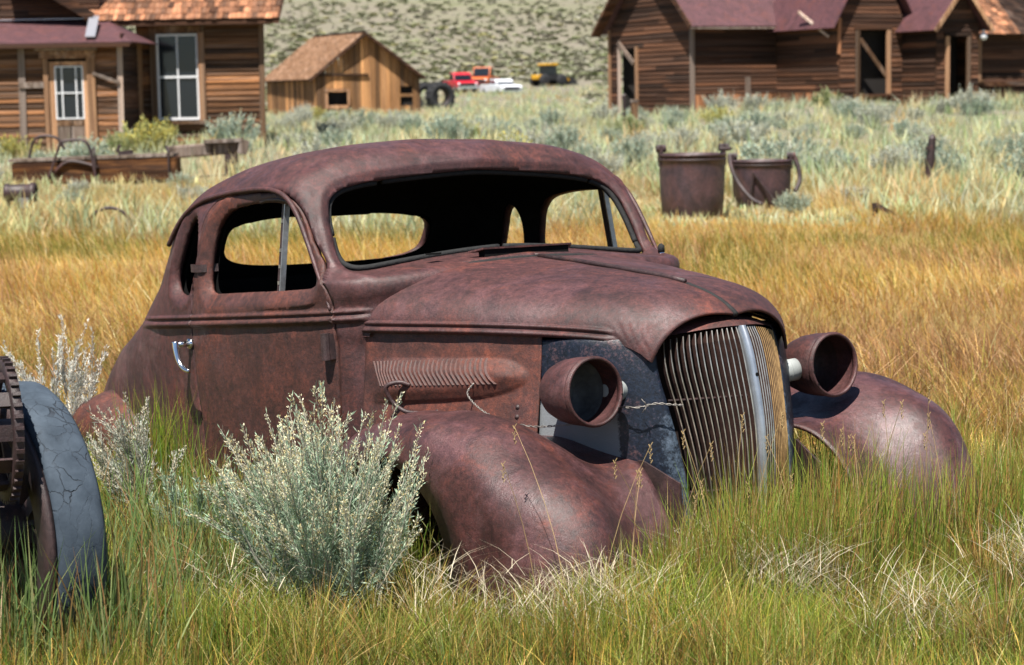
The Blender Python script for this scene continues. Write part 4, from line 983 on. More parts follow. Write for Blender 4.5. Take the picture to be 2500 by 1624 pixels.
mb = MB(); c = Vector(P3(Pc, lp+.12, -.12, Z(1.46)))-hp_.location; mb.lathe([(.001, -.12), (.08, -.09), (.12, 0), (.08, .09), (.03, .13), (.03, .2)], 14, 'z', c); mb.build('globe_lamp', M['white_paint'], hp_, True)
# house C with a shingled roof, running out of the frame
Cc = at2(Pc, lp+.05, 2.6)
hc = empty('shingled_house', (Cc[0], Cc[1], gz_(*Cc))); tag(hc, 'low plank house with red shingle roof beyond the small porch', 'house')
wall(hc, at2(Cc, 0, 0), at2(Cc, 5.0, 0), Z(-.8), Z(1.7), .14, M['plank_d'], [(1.0, 1.9, Z(.2), Z(1.45))])
prism_box(hc, 'shade_core', [at2(Cc, .1, .3), at2(Cc, 4.9, .3), at2(Cc, 4.9, 4), at2(Cc, .1, 4)], Z(-.9), Z(1.7), D_)
for s in (.95, 1.95): board('window_frame', (*at2(Cc, s, -.05), Z(.8)), (.14, .06, 1.4), M['trim'], hc, AL)
board('window_sill', (*at2(Cc, 1.45, -.08), Z(.12)), (1.3, .12, .08), M['trim'], hc, AL); board('ledger', (*at2(Cc, 2.4, -.06), Z(.0)), (5, .05, .14), M['plank_o'], hc, AL)
rc = slab(hc, 'shingle_roof', [P3(Cc, -.6, -.45, Z(1.60)), P3(Cc, 5.2, -.45, Z(1.60)), P3(Cc, 5.2, 2.4, Z(4.2)), P3(Cc, -.6, 2.4, Z(4.2))], .06, M['plank_d'])
shingles(hc, P3(Cc, -.6, -.48, Z(1.60)), P3(Cc, 3.2, -.48, Z(1.60)), P3(Cc, -.6, 1.6, Z(3.5)), P3(Cc, 3.2, 1.6, Z(3.5)), 13, .20, M['shingle'], rc)
# ------------------------------------------------------------------ iron relics standing in the sage
def bucket(name, loc, r, h, label, bail, rz=0.0):
    t = empty(name, loc, rz); tag(t, label, 'bucket')
    mb = MB(); mb.lathe([(0, .0), (r*.86, .0), (r*.90, .02), (r*.97, h*.45), (r*.99, h*.8), (r, h*.97), (r*1.03, h*.975), (r*1.03, h), (r*.965, h), (r*.95, h*.8), (r*.90, h*.4), (r*.84, .04), (0, .04)], 40); mb.build('bucket_wall', M['rust_fender2'] if 'rust_fender2' in M else M['rust_dark'], t, True)
    mb = MB(); mb.lathe([(r*1.0, h*.90), (r*1.035, h*.905), (r*1.04, h*.93), (r*1.0, h*.935)], 40, close=True); mb.build('rim_band', M['rust_dark'], t, True)
    for s in (-1, 1):
        mb = MB(); mb.box((s*r*.97-.02, -.05, h*.82), (s*r*.97+.02, .05, h*1.12)); mb.tube([(s*r*.97-.05, 0, h*1.08), (s*r*.97+.06, 0, h*1.08)], .045, 10); mb.build('lug', M['rust_dark'], t)
    if bail == 'down':
        pts = [(-r*1.06, 0, h*1.08)]+[(r*1.12*math.cos(a), -r*.55*math.sin((a))*1.0-.12, h*1.05-r*1.05*math.sin(a)) for a in np.linspace(math.pi, 0, 15)]+[(r*1.06, 0, h*1.08)]
        pts = [(-r*1.06, 0, h*1.10), (-r*1.0, -.18, h*.85), (-r*.75, -.42, h*.55), (-r*.35, -.55, h*.28), (0, -.58, h*.18)]
        mb = MB(); mb.tube(crom(np.array(pts), 5, False), .03, 8); mb.build('bail', M['rust_dark'], t, True)
        pts = [(r*1.06, 0, h*1.10), (r*1.22, -.05, h*.85), (r*1.26, -.10, h*.6), (r*1.1, -.2, h*.4)]
        mb = MB(); mb.tube(crom(np.array(pts), 5, False), .03, 8); mb.build('bail', M['rust_dark'], t, True)
        mb = MB(); mb.tube([(-r*.3, -r*1.05, h*.78), (r*.45, -r*1.12, h*.18)], .018, 6); mb.tube([(-r*.3, -r*1.05, h*.78), (-r*.38, -r*1.05, h*.35)], .018, 6); mb.build('hook_rod', M['rust_dark'], t)
    else:
        mb = MB(); mb.tube([(r*.80, -.1, h*1.06), (r*1.05, -.16, h*1.07), (r*1.18, -.02, h*1.06), (r*1.05, .1, h*1.05)], .022, 6); mb.build('bail_eye', M['rust_dark'], t)
    return t
M['rust_fender2'] = rust_mat('bucket_rust', .1, .7, base=(.060, .035, .043), dark=(.032, .019, .025), seed=41)
b1 = bucket('ore_bucket', (2.12, 22.9, gz_(2.12, 22.9)-.04), .385, .80, 'rusted iron ore bucket with two upright lugs on its rim', 'none', .15)
b2 = bucket('ore_bucket', (3.27, 25.6, gz_(3.27, 25.6)-.06), .385, .66, 'rusted iron ore bucket with a bent bail and rod hanging down its side', 'down', -.1)
# leaning charred post
t = empty('iron_post', (6.18, 29.0, gz_(6.18, 29))); tag(t, 'dark iron post standing alone in the golden grass', 'post')
mb = MB(); mb.v, mb.f, mb.mi = [], [], []
pr = [(.06, 0), (.065, .3), (.055, .5), (.05, .60)]
mb.tube([(0, 0, 0), (.0, 0, .25), (.02, 0, .5), (.03, 0, .62), (.03, 0, .68)], [.075, .07, .06, .055, .02], 8); mb.build('shaft', M['rust_dark'], t)
mb = MB(); mb.box((-.09, -.05, .0), (.12, .06, .14)); mb.build('foot_block', M['rust_dark'], t)
for a_, b_ in (((-.07, -.06, .25), (-.03, .06, .33)), ((-.06, -.06, .44), (-.02, .06, .50))): mb = MB(); mb.box(a_, b_); mb.build('bracket', M['rust_dark'], t)
# pair of short stakes before the plank house
t = empty('wooden_stake', (3.18, 50, gz_(3.18, 50))); tag(t, 'pale squared wooden stake in the sage before the plank house', 'stake'); mb = MB(); mb.box((-.09, -.09, -.1), (.09, .09, .86)); o = mb.build('stake_body', M['trim'], t); bevel(o, .015)
mb = MB(); mb.box((-.10, -.10, .80), (.10, .10, .88)); mb.build('stake_cap', M['trim_g'], t)
t = empty('iron_stake', (2.96, 50.2, gz_(2.96, 50.2))); tag(t, 'thin dark iron stake beside the pale wooden stake', 'stake'); mb = MB(); mb.tube([(0, 0, -.1), (-.03, 0, .98)], .045, 6); mb.build('stake_body', M['rust_dark'], t)
mb = MB(); mb.tube([(-.08, 0, .95), (.02, 0, 1.0)], .05, 6); mb.build('stake_head', M['rust_dark'], t)
# iron pump barrel on legs
t = empty('pump_barrel', (-5.95, 24.0, gz_(-5.95, 24)+.10)); tag(t, 'rusted cylindrical iron pump barrel on thin legs in the grass', 'pump')
mb = MB(); mb.lathe([(.055, -.18), (.11, -.18), (.115, -.14), (.10, -.12), (.105, .12), (.12, .14), (.12, .19), (.08, .2)], 24, 'x', (0, 0, .22)); mb.build('barrel', M['rust_dark'], t, True)
mb = MB(); mb.lathe([(0, -.17), (.056, -.17), (.056, -.18)], 20, 'x', (0, 0, .22)); mb.build('bore', M['dark'], t)
for x in (-.13, .05, .12): mb = MB(); mb.tube([(x, -.02, .14), (x-.01, -.02, -.12)], .02, 6); mb.build('leg', M['rust_dark'], t)
mb = MB(); mb.box((0, -.13, .04), (.13, -.08, .16)); mb.build('bracket', M['steel'], t)
# timber trough with iron straps, and the grey beam behind it
t = empty('timber_trough', (-6.8, 33.0, gz_(-6.8, 33)+.08)); tag(t, 'heavy orange timber with iron straps and bent hoops lying in the sage', 'timber')
M['timber'] = wood_mat('split_timber', (.13, .045, .015), (.46, .19, .055), (.3, .22, .17), .10)
mb = MB(); mb.beam((-1.45, 0, .10), (1.30, -.05, .16), .42, .40); o = mb.build('beam', M['timber'], t); bevel(o, .03)
mb = MB(); mb.beam((-1.5, .02, .33), (1.25, -.04, .385), .46, .05); mb.build('top_board', M['trim_g'], t)
for x in (-.55+.5, .95+.22):
    mb = MB(); q = [(x, -.24, -.1), (x, -.27, .2), (x, -.27, .40), (x-.02, -.18, .46), (x-.10, .1, .5)]; 
    for a, b in zip(q[:-1], q[1:]): mb.beam(a, b, .07, .03, (1, 0, 0))
    mb.build('strap', M['rust_dark'], t)
for dx, dz in ((-1.0, 0.0), (-.62, .0)):
    q = [(dx-.28, -.32, -.15), (dx-.12, -.30, .25), (dx, -.28, .58), (dx+.08, -.28, .64), (dx+.38, -.28, .65), (dx+.50, -.28, .5), (dx+.55, -.3, .2), (dx+.62, -.32, -.15)] if dx > -.9 else [(dx-.26, .2, .3), (dx-.14, .2, .68), (dx+.2, .2, .70), (dx+.35, .2, .5)]
    mb = MB(); mb.tube(crom(np.array(q), 4, False), .024, 6); mb.build('hoop', M['rust_dark'], t, True)
mb = MB(); mb.tube(crom(np.array([(-.85, -.25, .0), (-.5, -.26, .30), (0, -.26, .2)]), 5, False), .03, 6); mb.build('hoop', M['rust_dark'], t, True)
mb = MB(); mb.beam((.30, -.1, .42), (.55, -.05, .44), .06, .07); mb.beam((.28, -.1, .44), (.34, -.1, .56), .05, .05); mb.build('clamp', M['rust_dark'], t)
t = empty('grey_beam', (-5.0, 34.2, gz_(-5.0, 34.2))); tag(t, 'grey weathered beam with a broken end behind the strapped timber', 'beam')
mb = MB(); mb.beam((-.9, 0, .42), (.42, .1, .50), .30, .22); o = mb.build('beam', M['trim_g'], t); bevel(o, .03)
mb = MB(); mb.beam((-.25, -.05, .60), (.42, -.02, .62), .25, .06); mb.beam((.40, -.1, .38), (.46, -.1, .62), .08, .16); mb.build('splintered_end', M['trim_g'], t)
mb = MB(); mb.box((.1, -.1, -.2), (.3, .15, .38)); mb.build('prop', M['rust_dark'], t)
# half-buried iron bits
t = empty('iron_wheel_rim', (-4.55, 22.4, gz_(-4.55, 22.4))); tag(t, 'rusty iron rim mostly buried in golden grass', 'rim')
mb = MB(); mb.tube([(.26*math.cos(a), 0, .26*math.sin(a)-.02) for a in np.linspace(0, math.pi, 18)], .02, 6); mb.build('rim_arc', M['rust_dark'], t, True)
mb = MB(); mb.tube([(-.2, 0, -.05), (.2, 0, .0)], .015, 6); mb.build('rim_spoke', M['rust_dark'], t)
t = empty('scrap_iron', (4.2, 22.0, gz_(4.2, 22)-.12)); tag(t, 'bent piece of scrap iron lying in grass past the ore buckets', 'scrap')
mb = MB(); mb.beam((-.12, 0, .32), (.25, 0, .12), .08, .05); mb.build('bar', M['rust_dark'], t); mb = MB(); mb.beam((-.1, 0, .0), (-.12, .02, .34), .05, .05); mb.build('upright', M['rust_dark'], t)

# ---- two big black tyres and the parked vehicles far off
M['tyre_far'] = plain_mat('black_tyre', (.02, .02, .022), .85)
def tyre(loc, r, wd, rz, label):
    t = empty('tractor_tyre', loc, rz); tag(t, label, 'tyre')
    mb = MB(); mb.lathe([(r*.55, -wd/2), (r*.93, -wd/2), (r, -wd*.3), (r, wd*.3), (r*.93, wd/2), (r*.55, wd/2)], 36, 'y', (0, 0, r), close=True); mb.build('tread', M['tyre_far'], t, True)
    mb = MB(); mb.lathe([(r*.50, -wd*.42), (r*.56, -wd*.42), (r*.56, wd*.42), (r*.50, wd*.42)], 30, 'y', (0, 0, r), close=True); mb.build('bead_ring', M['rust_dark'], t, True)
    for k in range(16):
        a = 2*math.pi*k/16; mb = MB(); c = Vector((r*math.cos(a), 0, r+r*math.sin(a))); mb.beam(c+Vector((0, -wd*.48, 0)), c+Vector((math.sin(a)*-.06, wd*.48, math.cos(a)*.06)), .10, .05, (math.cos(a), 0, math.sin(a))); mb.build('lug', M['tyre_far'], t)
tyre((-3.75, 110, gz_(-3.75, 110)-.1), .82, .6, .5, 'large black tractor tyre standing beside the board shed')
tyre((-4.70, 112, gz_(-4.7, 112)-.1), .78, .6, .5, 'large black tractor tyre half hidden behind another by the shed')
def paint(name, c): return plain_mat(name, c, .35, 0, .06, 3, 0)
def truck(loc, rz, c, label, name='parked_truck', cat='truck', hood=1.0, bed=True, h=1.75):
    t = empty(name, loc, rz); t.scale = (.9, .9, .9); tag(t, label, cat); pm = paint(name+'_paint', c); dk = M['tyre_far']
    def prof(mb, pts, y0, y1):                                     # side profile in x,z extruded across
        n = len(pts); v = [(x, y0, z) for x, z in pts]+[(x, y1, z) for x, z in pts]
        mb.add(v, [tuple(range(n)), tuple(range(n, 2*n))[::-1]]+[(i, n+i, n+(i+1) % n, (i+1) % n) for i in range(n)])
    mb = MB(); prof(mb, [(-2.6, .5), (-2.6, 1.05), (-.6, 1.08), (.7, 1.08), (1.0, 1.05), (2.3, .98), (2.45, .85), (2.45, .45), (-2.6, .45)], -.92, .92); o = mb.build('body', pm, t); bevel(o, .06, 2)
    mb = MB(); prof(mb, [(-.7, 1.05), (-.55, h), (.55, h), (1.05, 1.05)], -.78, .78); o = mb.build('cab', pm, t); bevel(o, .06, 2)
    mb = MB(); prof(mb, [(-.60, 1.12), (-.50, h-.10), (.50, h-.10), (.95, 1.12)], -.80, .80); mb.build('side_window', M['glass'], t)
    mb = MB(); mb.add([(.60, -.68, h-.08), (.60, .68, h-.08), (1.04, .72, 1.10), (1.04, -.72, 1.10)], [(0, 1, 2, 3)]); mb.build('windscreen', M['glass'], t)
    for x in (-1.6, 1.55):
        for s in (-1, 1):
            mb = MB(); mb.lathe([(0, -.12), (.2, -.12), (.36, -.1), (.38, 0), (.36, .1), (.2, .12), (0, .12)], 20, 'y', (x, s*.82, .38)); wv = mb.build('wheel', dk, t, True)
            mb = MB(); mb.lathe([(0, -.13), (.18, -.13), (.2, .13), (0, .13)], 14, 'y', (x, s*.825, .38)); mb.build('hub', M['steel'], wv)
    mb = MB(); mb.box((2.43, -.65, .60), (2.48, .65, .85)); mb.build('radiator_grille', dk, t)
    mb = MB(); mb.box((2.44, -.95, .40), (2.60, .95, .56)); mb.build('bumper', M['chrome'], t)
    for s in (-1, 1): mb = MB(); mb.lathe([(0, .05), (.10, .04), (.11, 0)], 14, 'x', (2.45, s*.74, .76)); mb.build('headlight', M['white_paint'], t, True)
    return t
truck((-3.6, 151, gz_(-3.6, 151)-.1), R(-74), (.55, .012, .03), 'bright red pickup truck parked below the hillside')
truck((-1.9, 157, gz_(-1.9, 157)), R(-102), (.62, .13, .02), 'orange pickup truck parked behind the white car', h=1.9)
truck((-.5, 148, gz_(-.5, 148)-.35), R(-68), (.72, .74, .78), 'low white car parked before the orange truck', 'parked_car', 'car', h=1.5)
t = empty('wheel_loader', (3.4, 160, gz_(3.4, 160)-.1), R(38)); t.scale = (.85, .85, .85); tag(t, 'yellow and black wheel loader parked below the hillside', 'loader'); ye = paint('loader_yellow', (.62, .33, .02))
mb = MB(); mb.box((-1.3, -.6, .6), (1.0, .6, 1.2)); o = mb.build('chassis', M['tyre_far'], t); bevel(o, .08)
mb = MB(); mb.box((-.75, -.6, 1.2), (.35, .6, 2.0)); mb.build('cab', M['glass'], t)
mb = MB(); mb.box((-.95, -.7, 2.0), (.50, .7, 2.2)); o = mb.build('cab_roof', ye, t); bevel(o, .05)
mb = MB(); mb.box((-1.9, -.5, .7), (-1.2, .5, 1.15)); o = mb.build('engine_cover', ye, t); bevel(o, .08)
for y in (-.45, .45): mb = MB(); mb.beam((.8, y, 1.1), (2.1, y, .6), .12, .22); mb.build('lift_arm', ye, t)
mb = MB(); mb.add([(2.0, -1, .2), (2.0, 1, .2), (2.7, 1, .2), (2.7, -1, .2), (2.0, -1, .95), (2.0, 1, .95)], [(0, 1, 2, 3), (0, 4, 5, 1), (0, 3, 4), (1, 5, 2)]); o = mb.build('shovel', M['tyre_far'], t); mod(o, 'SOLIDIFY', thickness=.06)
for x in (-1.2, .9):
    for s in (-1, 1): mb = MB(); mb.lathe([(0, -.18), (.3, -.18), (.58, -.14), (.6, 0), (.58, .14), (.3, .18), (0, .18)], 22, 'y', (x, s*.72, .6)); mb.build('wheel', M['tyre_far'], t, True)

# ------------------------------------------------------------------ iron wheel with cracked tyre at the left edge
def crack_mat():
    m, nt, b = newmat('cracked_blue_grey_rubber'); co = coords(nt)
    wv = mapping(nt, co, (1, 1, 1)); nz = N(nt, 'ShaderNodeTexNoise'); nz.inputs['Scale'].default_value = 9; nz.inputs['Detail'].default_value = 5; nt.links.new(wv, nz.inputs['Vector'])
    ad = N(nt, 'ShaderNodeVectorMath', operation='MULTIPLY_ADD'); nt.links.new(nz.outputs['Color'], ad.inputs[0]); ad.inputs[1].default_value = (.10, .10, .10); nt.links.new(wv, ad.inputs[2])
    v = N(nt, 'ShaderNodeTexVoronoi', feature='DISTANCE_TO_EDGE'); v.inputs['Scale'].default_value = 24; nt.links.new(mapping(nt, ad.outputs[0], (1, 1, .55)), v.inputs['Vector'])
    cr = ramp(nt, v.outputs['Distance'], [(.0, 0.0), (.016, .6), (.035, 1.0)]).outputs[0]
    ms = ramp(nt, noise(nt, co, 6, 3, .5), [(.38, 0.0), (.55, 1.0)]).outputs[0]; cr = mathn(nt, 'MAXIMUM', cr, mathn(nt, 'MULTIPLY', ms, .93))
    base = ramp(nt, noise(nt, co, 14, 8, .65), [(.3, (.030, .043, .060)), (.7, (.068, .090, .118))]).outputs[0]
    nt.links.new(mixc(nt, cr, (.015, .016, .02), base), b.inputs['Base Color']); b.inputs['Roughness'].default_value = .8; b.inputs['Specular IOR Level'].default_value = .3
    bump(nt, b, mathn(nt, 'ADD', cr, mathn(nt, 'MULTIPLY', noise(nt, co, 120, 4, .7), .1)), .8, .006); return m
M['crack'] = crack_mat()
wr = .39; ax = Vector((-.80, -.60, 0)).normalized()                       # axis points out of the wheel's near face
def axis_frame(c, ax): return Matrix.Translation(c) @ Matrix((ax.cross(Vector((0, 0, 1))).normalized(), ax, Vector((0, 0, 1)))).transposed().to_4x4()
wl = empty('tyred_iron_wheel'); tag(wl, 'old iron-rimmed wheel with cracked blue-grey solid tyre at the edge of the grass', 'wheel')
wl.matrix_world = axis_frame(Vector((-1.315, 5.20, CAM_H-1.135)), ax)
# local frame: y along the axle, wheel in the x-z plane
mb = MB(); mb.lathe([(wr*.80, -.055), (wr*.97, -.055), (wr*.995, -.045), (wr, -.03), (wr*1.005, 0), (wr, .04), (wr*.985, .066), (wr*.955, .075), (wr*.80, .075)], 90, 'y', close=True); mb.build('tyre', M['crack'], wl, True)
mb = MB(); mb.lathe([(wr*.74, -.06), (wr*.81, -.06), (wr*.80, .08), (wr*.955, .078), (wr*.955, .094), (wr*.74, .094)], 64, 'y', close=True); mb.build('rim', M['rust_dark'], wl, True)
for k in range(10):
    a = 2*math.pi*k/10; mb = MB(); mb.beam((.08*math.cos(a), 0, .08*math.sin(a)), (wr*.76*math.cos(a), .0, wr*.76*math.sin(a)), .04, .07, (0, 1, 0)); mb.build('spoke', M['rust_dark'], wl)
mb = MB(); mb.lathe([(.03, -.10), (.08, -.10), (.085, -.06), (.085, .10), (.07, .12), (.03, .12)], 30, 'y', close=True); mb.build('hub', M['rust_dark'], wl, True)
ax2 = Vector((-.90, -.42, .06)).normalized()
dm = empty('toothed_iron_drum'); tag(dm, 'rusty slatted iron drum with a toothed ring leaning against the tyred wheel', 'drum')
dm.matrix_world = axis_frame(Vector((-1.30, 4.98, CAM_H-.835)), ax2)
rr = .182; mb = MB(); mb.lathe([(rr-.045, -.012), (rr, -.012), (rr, .012), (rr-.045, .012)], 60, 'y', close=True); dr_ = mb.build('toothed_ring', M['rust_dark'], dm, True); bevel(dr_, .003)
for k in range(40):
    a = 2*math.pi*k/40; mb = MB(); c = Vector((rr*math.cos(a), 0, rr*math.sin(a))); d = c.normalized(); mb.beam(c-d*.004, c+d*.008, .010, .02, (0, 1, 0)); mb.build('tooth', M['rust_dark'], dr_)
for y_, r1, r2 in ((.07, .125, .165), (.15, .125, .16), (.30, .12, .165)):
    mb = MB(); mb.lathe([(r1, y_), (r2, y_), (r2, y_+.014), (r1, y_+.014)], 48, 'y', close=True); mb.build('drum_flange', M['rust_dark'], dm, True)
for k in range(11):
    a = 2*math.pi*(k+.35)/11; mb = MB(); c = Vector((.150*math.cos(a), 0, .150*math.sin(a))); mb.beam(c, c+Vector((0, .34, 0)), .040, .010, (math.cos(a), 0, math.sin(a))); mb.build('drum_slat', M['rust_dark'], dm)
mb = MB(); mb.tube([(0, -.04, 0), (0, .40, 0)], .03, 14); mb.build('axle', M['rust_dark'], dm, True)
# ------------------------------------------------------------------ vegetation
M['grass'] = leaf_mat('grass_blade', .5, .36, .4)
M['sage'] = leaf_mat('sagebrush_leaf', .75, .15, .2)
_CI = np.array(CAR_R.transposed()); _CT = np.array(CAR_T)
def in_car(x, y, pad=0.0):
    p = (np.stack([x, y, np.full_like(x, CAM_H-1.3)], 1)-_CT) @ _CI.T
    X, Yc = p[:, 0], np.abs(p[:, 1])
    a = (X > -3.6) & (X < -1.02) & (Yc < .80+pad)
    b = (X >= -1.02) & (X < .12+pad) & (Yc < .66+pad)
    c = (X > -1.15) & (X < .33+pad) & (Yc > .5) & (Yc < .92+pad) & ~((X > -.85) & (X < -.2) & (Yc > .78))
    return a | b | c
def vnoise(x, y, s, seed):
    """cheap smooth 2-D noise 0..1"""
    r = np.random.default_rng(seed); ph = r.uniform(0, 6.28, (5, 3)); v = 0
    for i, (a, b, c) in enumerate(ph):
        k = s*(1+.63*i); v = v+np.sin(x*k*np.cos(a)+y*k*np.sin(a)+b+1.3*np.sin(y*k*.7*np.cos(c)+x*k*.6+c))/(1+.35*i)
    return .5+v/5.2
def blades(name, bx, by, h, wd, lean_az, lean, colr, tipc, seg=3, curl=None, mat=None, tag_=None, z=None, face=None):
    """ribbons: one tapered curved blade per entry, joined in one grass object"""
    n = len(bx); r = np.random.default_rng(len(name)+n)
    bz = terrain(bx, by) if z is None else z
    fa = r.uniform(0, np.pi, n) if face is None else face
    # width vector mostly across the view so that thin blades still read
    wx, wy = np.cos(fa), np.sin(fa)*.55
    ts = np.linspace(0, 1, seg+1); V = np.zeros((n, 2*seg+1, 3), np.float32); C = np.zeros((n, 2*seg+1, 3), np.float32)
    cu = (lean*1.1 if curl is None else curl)
    for k, t in enumerate(ts):
        off = h*(lean*t*.55+cu*t*t*.6); zz = h*(t-.28*np.clip(cu, 0, 3)*t*t)
        cx = bx+np.cos(lean_az)*off; cy = by+np.sin(lean_az)*off; cz = bz-.015+zz
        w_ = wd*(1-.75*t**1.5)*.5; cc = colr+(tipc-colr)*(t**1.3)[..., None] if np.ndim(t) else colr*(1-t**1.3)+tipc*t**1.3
        if k < seg:
            V[:, 2*k] = np.stack([cx-wx*w_, cy-wy*w_, cz], 1); V[:, 2*k+1] = np.stack([cx+wx*w_, cy+wy*w_, cz], 1)
            C[:, 2*k] = cc; C[:, 2*k+1] = cc
        else: V[:, 2*k] = np.stack([cx, cy, cz], 1); C[:, 2*k] = cc
    f = []
    for k in range(seg-1): f += [(2*k, 2*k+1, 2*k+3), (2*k, 2*k+3, 2*k+2)]
    f.append((2*seg-2, 2*seg-1, 2*seg))
    F = (np.array(f)[None]+(np.arange(n)*(2*seg+1))[:, None, None]).reshape(-1, 3)
    return npmesh(name, V.reshape(-1, 3), F, mat or M['grass'], C.reshape(-1, 3))
def pick(r, n, pal, wts):
    pal = np.array(pal); k = r.choice(len(pal), n, p=np.array(wts)/np.sum(wts)); c = pal[k]*r.uniform(.75, 1.25, (n, 1)); return c*r.uniform(.92, 1.08, (n, 3)), k
GREEN = [(.16, .235, .035), (.26, .315, .05), (.115, .175, .03), (.42, .40, .10), (.42, .29, .10), (.42, .20, .07), (.62, .52, .30), (.24, .17, .07)]
GOLD = [(.76, .47, .13), (.80, .55, .21), (.68, .37, .10), (.58, .47, .11), (.42, .42, .09), (.82, .68, .36), (.54, .27, .095)]
def scatter(r, n, y0, y1, power=1.0, side=.5):
    y = y0+(y1-y0)*r.random(n)**power; x = (r.random(n)*2-1)*(y*.272+side); return x, y
# -- near turf: dense, short and fine, in leaning clumps
r = np.random.default_rng(5)
def near_turf():
    nc_ = 17500; cx, cy = scatter(r, nc_, 4.35, 9.5, 1.3, 1.0); per = 13
    x = np.repeat(cx, per)+r.normal(0, .035, nc_*per); y = np.repeat(cy, per)+r.normal(0, .035, nc_*per); n = len(x)
    az = np.repeat(r.uniform(0, 6.28, nc_), per)+r.normal(0, .8, n); ln = np.abs(np.repeat(r.normal(.30, .22, nc_), per)+r.normal(0, .18, n))
    tall = vnoise(x, y, 1.6, 3); h = (.06+.19*tall)*r.uniform(.45, 1.4, n)
    k = ~in_car(x, y, .02) & (r.random(n) < np.clip(.30+1.6*(vnoise(x, y, 4.6, 88)-.25), .25, 1)); x, y, az, ln, h, tall = (q[k] for q in (x, y, az, ln, h, tall)); n = len(x)
    g = vnoise(x, y, 2.4, 8); dry = np.clip((vnoise(x, y, 1.1, 21)-.45)*3, 0, 1)
    c, kk = pick(r, n, GREEN, [4.2, 4.0, 2.6, 2.4, .8, .5, .7, .4]); c2, _ = pick(r, n, GOLD, [2, 1, 2, 2, 1.5, 1, 1])
    fg = np.clip((5.15-y)/.8, 0, 1)*.30+np.clip((y-7.2)/2.0, 0, 1)*.75
    mixk = (r.random(n) < np.clip(fg+dry*.42, 0, .95)); c[mixk] = c2[mixk]
    c = c*np.where(y < 7.6, 1, 0)[:, None]*np.array([.93, 1.03, .9])+c*np.where(y < 7.6, 0, 1)[:, None]
    c = c*(.62+.75*vnoise(x, y, 5.5, 71))[:, None]*(.75+.5*vnoise(x, y, 1.7, 72))[:, None]
    tip = c*np.array([1.45, 1.32, 1.05]); br = r.random(n) < .15; tip[br] = np.array([.40, .19, .065])*r.uniform(.7, 1.3, (br.sum(), 1))
    o = blades('meadow_grass', x, y, h, r.uniform(.0016, .0036, n), az, ln, c*.48, tip, 3)  # root colour darkened: shade down between the blades is painted in
    return tag(o, 'short green and tawny grass growing thick round the wreck', 'grass', kind='stuff')
near_turf()
